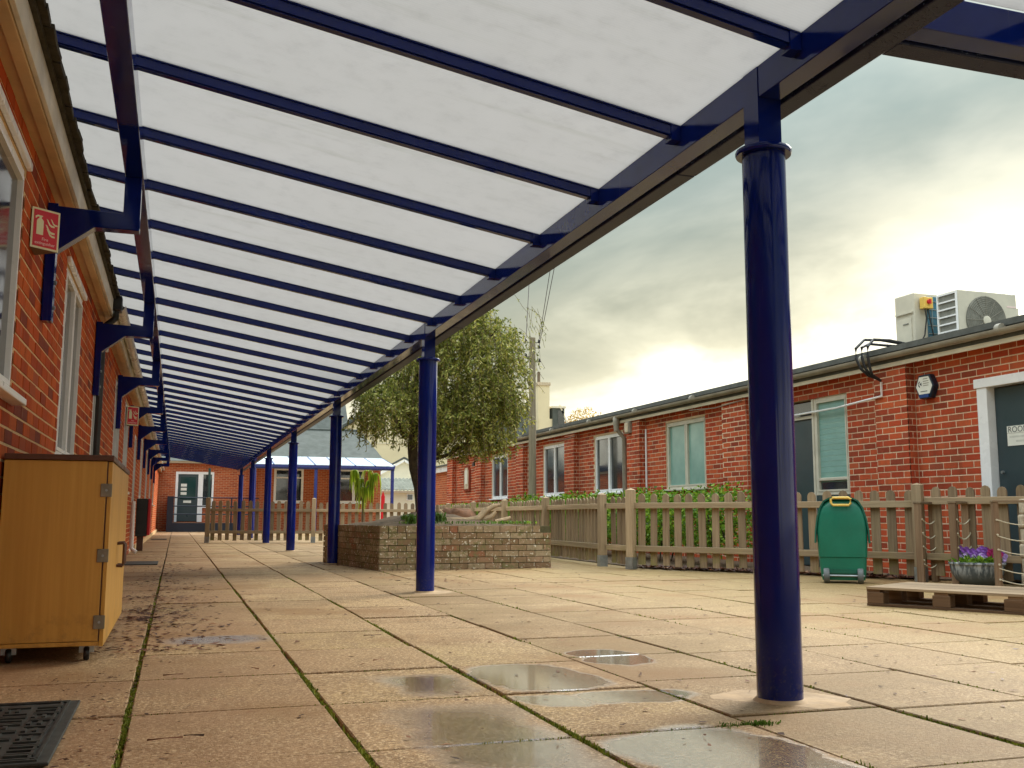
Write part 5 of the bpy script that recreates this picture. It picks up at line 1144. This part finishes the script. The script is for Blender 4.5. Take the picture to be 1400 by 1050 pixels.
def build_pot():
    r_ = empty('flower_pot', (7.44, 7.95, 0), label='glazed grey bowl planted with purple and magenta pansies behind the pallet', category='flower pot')
    MB().lathe([(.13, 0), (.16, .01), (.21, .06), (.238, .12), (.245, .17), (.25, .205), (.262, .212), (.262, .228), (.24, .232), (.228, .215), (.225, .19)], 36).build('bowl', M['pot'], r_, smooth=True)
    MB().lathe([(.224, .0), (.10, .02), (.01, .025)], 20, (0, 0, .195)).build('soil', M['soil'], r_, smooth=True)
    V = []; F = []
    for k in range(420):
        a = random.uniform(0, 6.28); q = .22*math.sqrt(random.random()); p = Vector((q*math.cos(a), q*math.sin(a), .215+random.uniform(0, .05))); t = Vector((random.gauss(0, 1), random.gauss(0, 1), random.uniform(.2, 1.2))).normalized(); s = t.cross(Vector((random.gauss(0, 1), random.gauss(0, 1), .1))).normalized()*.012; j = len(V); V.extend([p, p+t*.025-s, p+t*.055, p+t*.025+s]); F.append((j, j+1, j+2, j+3))
    o = bpy.data.objects.new('foliage', raw_mesh('foliage', [tuple(v) for v in V], F, M['leaf_hedge'])); COL.objects.link(o); o.parent = r_
    def flower(mat):
        m = MB()
        for k in range(5):
            a = 2*math.pi*k/5+.3; c = Vector((.022*math.cos(a), 0, .022*math.sin(a))); pts = [(c.x+.021*math.cos(q), -.004*math.sin(q*2)+.004*(k % 2), c.z+.021*math.sin(q)) for q in np.linspace(0, 6.28, 9)[:-1]]; m.add(pts, [tuple(range(8))])
        m.lathe([(.006, -.003), (.006, .003)], 8); return m.mesh('flower', mat)
    fm = [flower(M['purple']), flower(M['lilac']), flower(M['magenta'])]
    spots = [(-.17, -.08, .33, 0), (-.13, -.1, .315, 0), (-.19, -.06, .30, 1), (-.12, -.12, .275, 1), (-.15, -.1, .265, 1), (-.2, -.05, .34, 0), (.0, -.05, .34, 0), (.03, -.06, .33, 0), (.06, -.08, .30, 2), (.09, -.06, .315, 2), (.05, -.05, .325, 2), (.1, -.1, .30, 2), (.15, -.09, .285, 1), (.17, -.06, .27, 1), (-.01, -.08, .29, 1), (.19, -.03, .30, 0)]
    for x, y, z, k in spots:
        # face the open court
        o = link_mesh('flower', fm[k], r_, (x*.75-y*.6, x*-.6+y*.75, z), (random.uniform(-.3, .2), 0, R(-38)+random.uniform(-.4, .4)), (1.15,)*3)
        MB().tube([(x*.75-y*.6, x*-.6+y*.75+.008, z), (x*.5, y*.4, .21)], .003, 4).build('flower_stem', M['grass'], r_)
build_pot()
def build_stones():
    r_ = empty('stone_stack', (7.75, 7.55, 0), R(-35), 'stack of pale rough stone blocks at the right edge behind the ropes', 'stone stack')
    z = 0
    for k in range(6):
        h = .13+.02*(k % 2); m = MB(); m.box(-.11+.015*(k % 2), .12, -.10, .10, z+.004, z+h); o = m.build('stone_block', M['stone'], r_, bevel=.018); z += h
build_stones()

def build_cabinet():
    x0, x1, y0, y1, z0, z1 = -.735, -.285, 4.95, 6.60, .072, .925
    r_ = empty('wheeled_cabinet', (x1, y0, 0), label='oak laminate storage cabinet on castors against the left brick wall', category='cabinet'); O = Vector((x1, y0, 0))
    def P(mb, name, mat, parent=r_, **k):
        mb.v = [tuple(Vector(q)-O) for q in mb.v]; return mb.build(name, mat, parent, **k)
    P(MB().box(x0, x1-.022, y0, y1, z0+.02, z1-.028), 'carcass', M['oak'], bevel=.002)
    P(MB().box(x0, x1-.018, y0-.004, y1, z0, z0+.018), 'base_panel', M['oak'], bevel=.002); P(MB().box(x0, x1+.006, y0-.012, y1+.01, z1-.026, z1), 'top', M['walnut'], bevel=.003)
    P(MB().box(x1-.0215, x1-.018, y0+.0, y1, z0+.02, z1-.03), 'edging', M['walnut'])
    ym = (y0+y1)/2
    for a, b in ((y0+.002, ym-.002), (ym+.002, y1-.002)):
        d = P(MB().box(x1-.017, x1+.001, a, b, z0-.004, z1-.03), 'door', M['oak'], bevel=.002)
        yh = b-.06 if a < ym-.1 else a+.06
        MB().tube([Vector((x1, yh, .505))-O, Vector((x1+.03, yh, .507))-O, Vector((x1+.036, yh, .498))-O, Vector((x1+.036, yh, .40))-O, Vector((x1+.03, yh, .388))-O, Vector((x1, yh, .39))-O], .008, 8).build('handle', M['walnut'], d, smooth=True)
    for z in (.765, .47, .175):
        h = P(MB().box(x1-.045, x1+.004, y0-.006, y0+.002, z-.03, z+.03), 'hinge', M['metal_dull'], bevel=.002)
        MB().tube([Vector((x1-.02, y0-.008, z))-O, Vector((x1-.02, y0-.004, z))-O], .006, 8).build('screw', M['steel'], h)
    for x in (x0+.06, x1-.07):
        for y in (y0+.08, y1-.08):
            c = P(MB().lathe([(.008, -.012), (.03, -.012), (.034, -.006), (.034, .006), (.03, .012), (.008, .012)], 18), 'castor', M['black'], smooth=True); c.matrix_local = Matrix.Translation(Vector((x, y, .034))-O) @ Matrix.Rotation(R(90), 4, 'Y')
            c.data.transform(Matrix.Translation(O)); 
            MB().box(-.032, .03, -.016, .016, -.02, .02).build('castor_fork', M['steel'], r_, loc=Vector((x, y, .056))-O)
build_cabinet()

def build_mats():
    def mat_(x0, x1, y0, y1, label, ridges):
        r_ = empty('door_mat', ((x0+x1)/2, y0, 0.003), label=label, category='mat', group='rubber door mats'); w = (x1-x0)/2; d = y1-y0
        MB().box(-w, w, 0, d, 0, .010).build('mat_base', M['rubber'], r_, bevel=.003)
        if ridges:
            b = MB()
            for e in (.03, .05): b.box(w-e-.008, w-e, .03, d-.03, .0102, .015); b.box(-w+e, -w+e+.008, .03, d-.03, .0102, .015)
            for e in (.02, .04): b.box(-w+.03, w-.03, e, e+.008, .0102, .015); b.box(-w+.03, w-.03, d-e-.008, d-e, .0102, .015)
            b.build('border_ribs', M['rubber'], r_); k = MB(); y = .08
            while y < d-.1:
                x = -w+.07
                while x < w-.1:
                    q = (int(x*40)+int(y*30)) % 3
                    if q == 0: k.box(x, x+.075, y, y+.012, .0102, .016); k.box(x, x+.075, y+.02, y+.032, .0102, .016)
                    elif q == 1: k.box(x, x+.012, y, y+.04, .0102, .016); k.box(x+.03, x+.042, y, y+.04, .0102, .016)
                    else: k.box(x, x+.07, y+.01, y+.022, .0102, .016)
                    x += .09
                y += .055
            k.build('tread_pattern', M['rubber'], r_)
    mat_(-.745, -.285, 2.95, 3.89, 'black ribbed rubber mat on the slabs in front of the cabinet', True)
    mat_(-.66, -.2, 14.3, 15.3, 'dark doormat by the wall just past the cabinet', False)
    mat_(-.62, -.2, 29.3, 30.2, 'small thin dark mat far along the left wall', False)
build_mats()
def build_bin():
    r_ = empty('wall_bin', (-.70, 20.0, .27), label='black bin with bright red front fixed low on the left wall', category='bin')
    MB().box(0, .20, 0, .45, 0, .70).build('body', M['black'], r_, bevel=.015); MB().box(.201, .255, .01, .44, .02, .70).build('front_panel', M['red'], r_, bevel=.015); MB().box(.03, .19, -.006, .0, .45, .46).build('lid_seam', M['darkpipe'], r_)
    MB().box(.03, .14, .1, .3, -.268, -.001).build('support_post', M['walnut'], r_)
build_bin()

# ------------------------------------------------------------------ leaf litter
def build_litter():
    V = []; F = []
    def leaf(x, y, s, z0=.004):
        an = random.uniform(0, 6.28); dx, dy = math.cos(an)*s, math.sin(an)*s; w = random.uniform(.22, .5); i = len(V); c = random.uniform(.0, .35)*s
        V.extend([(x-dx, y-dy, z0+c*random.random()), (x-dy*w, y+dx*w, z0+random.uniform(0, .3)*s), (x+dx, y+dy, z0+c), (x+dy*w, y-dx*w, z0+random.uniform(0, .3)*s)]); F.append((i, i+1, i+2, i+3))
    def twig(x, y, l, an):
        i = len(V); dx, dy = math.cos(an)*l, math.sin(an)*l; w = .0022; V.extend([(x-dx, y-dy, .006), (x+dx-dy/l*w, y+dy+dx/l*w, .010), (x+dx+dy/l*w, y+dy-dx/l*w, .006), (x-dx+dy/l*w*2, y-dy-dx/l*w*2, .012)]); F.append((i, i+1, i+2, i+3))
    # drift beside the wall and cabinet
    for k in range(900):
        y = 5.2+random.expovariate(.24); x = -.22+random.gauss(0, .13)+random.expovariate(6)
        if y < 30: leaf(x, y, random.uniform(.010, .034))
    for cx, cy, n, s in ((-.20, 6.9, 120, .07), (-.20, 7.4, 110, .10), (-.18, 8.6, 110, .12), (.05, 7.0, 60, .13), (-.1, 10.5, 60, .2), (0, 13, 70, .3), (.3, 8.2, 22, .2), (.1, 17, 60, .4), (.05, 9.6, 40, .16), (-.15, 5.0, 14, .1)):
        for k in range(n): leaf(cx+random.gauss(0, s), cy+random.gauss(0, s*1.3), random.uniform(.008, .030))
    # near mat
    for k in range(150): leaf(-.22+random.gauss(0, .06), random.uniform(2.9, 4.6), random.uniform(.004, .015), .006)
    for k in range(40): leaf(-.35+random.gauss(0, .12), 4.35+random.gauss(0, .14), random.uniform(.004, .013))
    for k in range(16): leaf(-.45+random.gauss(0, .10), 3.35+random.gauss(0, .3), random.uniform(.003, .007), .02)
    for k in range(200): leaf(-.12+random.gauss(0, .012), random.uniform(2.6, 9), random.uniform(.004, .013), 0)
    # thinly over everything
    for k in range(900): leaf(random.uniform(-.1, 5.6), 2.6+random.expovariate(.17), random.uniform(.006, .021))
    for k in range(220): leaf(random.uniform(1.8, 2.6)+random.expovariate(2), random.uniform(9, 12.1)*1.0, random.uniform(.01, .028))
    for k in range(260): t = random.random(); p = PO+PU*(t*2.3)+Vector((0, -random.expovariate(12)-.02, 0)); leaf(p.x, p.y, random.uniform(.01, .03))
    for k in range(160): p = PO+PV*(random.random()*2.4)-Vector((random.expovariate(7)+.02, 0, 0)); leaf(p.x, p.y, random.uniform(.01, .03))
    for x, y, l, a in ((.0, 3.18, .05, .15), (.08, 3.20, .03, 2.8), (.9, 4.6, .03, .4), (1.05, 5.55, .05, .1), (.35, 4.5, .03, 2), (.02, 4.42, .04, .2), (1.9, 3.55, .02, 1)): twig(x, y, l, a)
    o = bpy.data.objects.new('leaf_litter', raw_mesh('leaf_litter', V, F, M['litter'])); COL.objects.link(o); tag(o, 'brown dead leaves and twigs scattered over the slabs', 'leaves', kind='stuff')
    # pale concrete skim around the column feet
    for i in range(4):
        y = 3.2+5.42*i; pts = [(.0+(.24+.07*random.random())*math.cos(a)*1.15, (.26+.06*random.random())*math.sin(a)) for a in np.linspace(0, 6.28, 13)[:-1]]
        if i == 0: pts = [(-.33, .02), (-.27, .11), (-.23, .21), (-.12, .25), (-.02, .30), (.09, .24), (.20, .21), (.28, .08), (.33, -.05), (.25, -.12), (.22, -.2), (.08, -.22), (-.02, -.20), (-.14, -.17), (-.22, -.08)]
        o = MB().add([(2.083+a*.82, y+b*.82, .0022) for a, b in pts], [tuple(range(len(pts)))]).build('footing_patch', M['concrete']); tag(o, kind='structure')
build_litter()
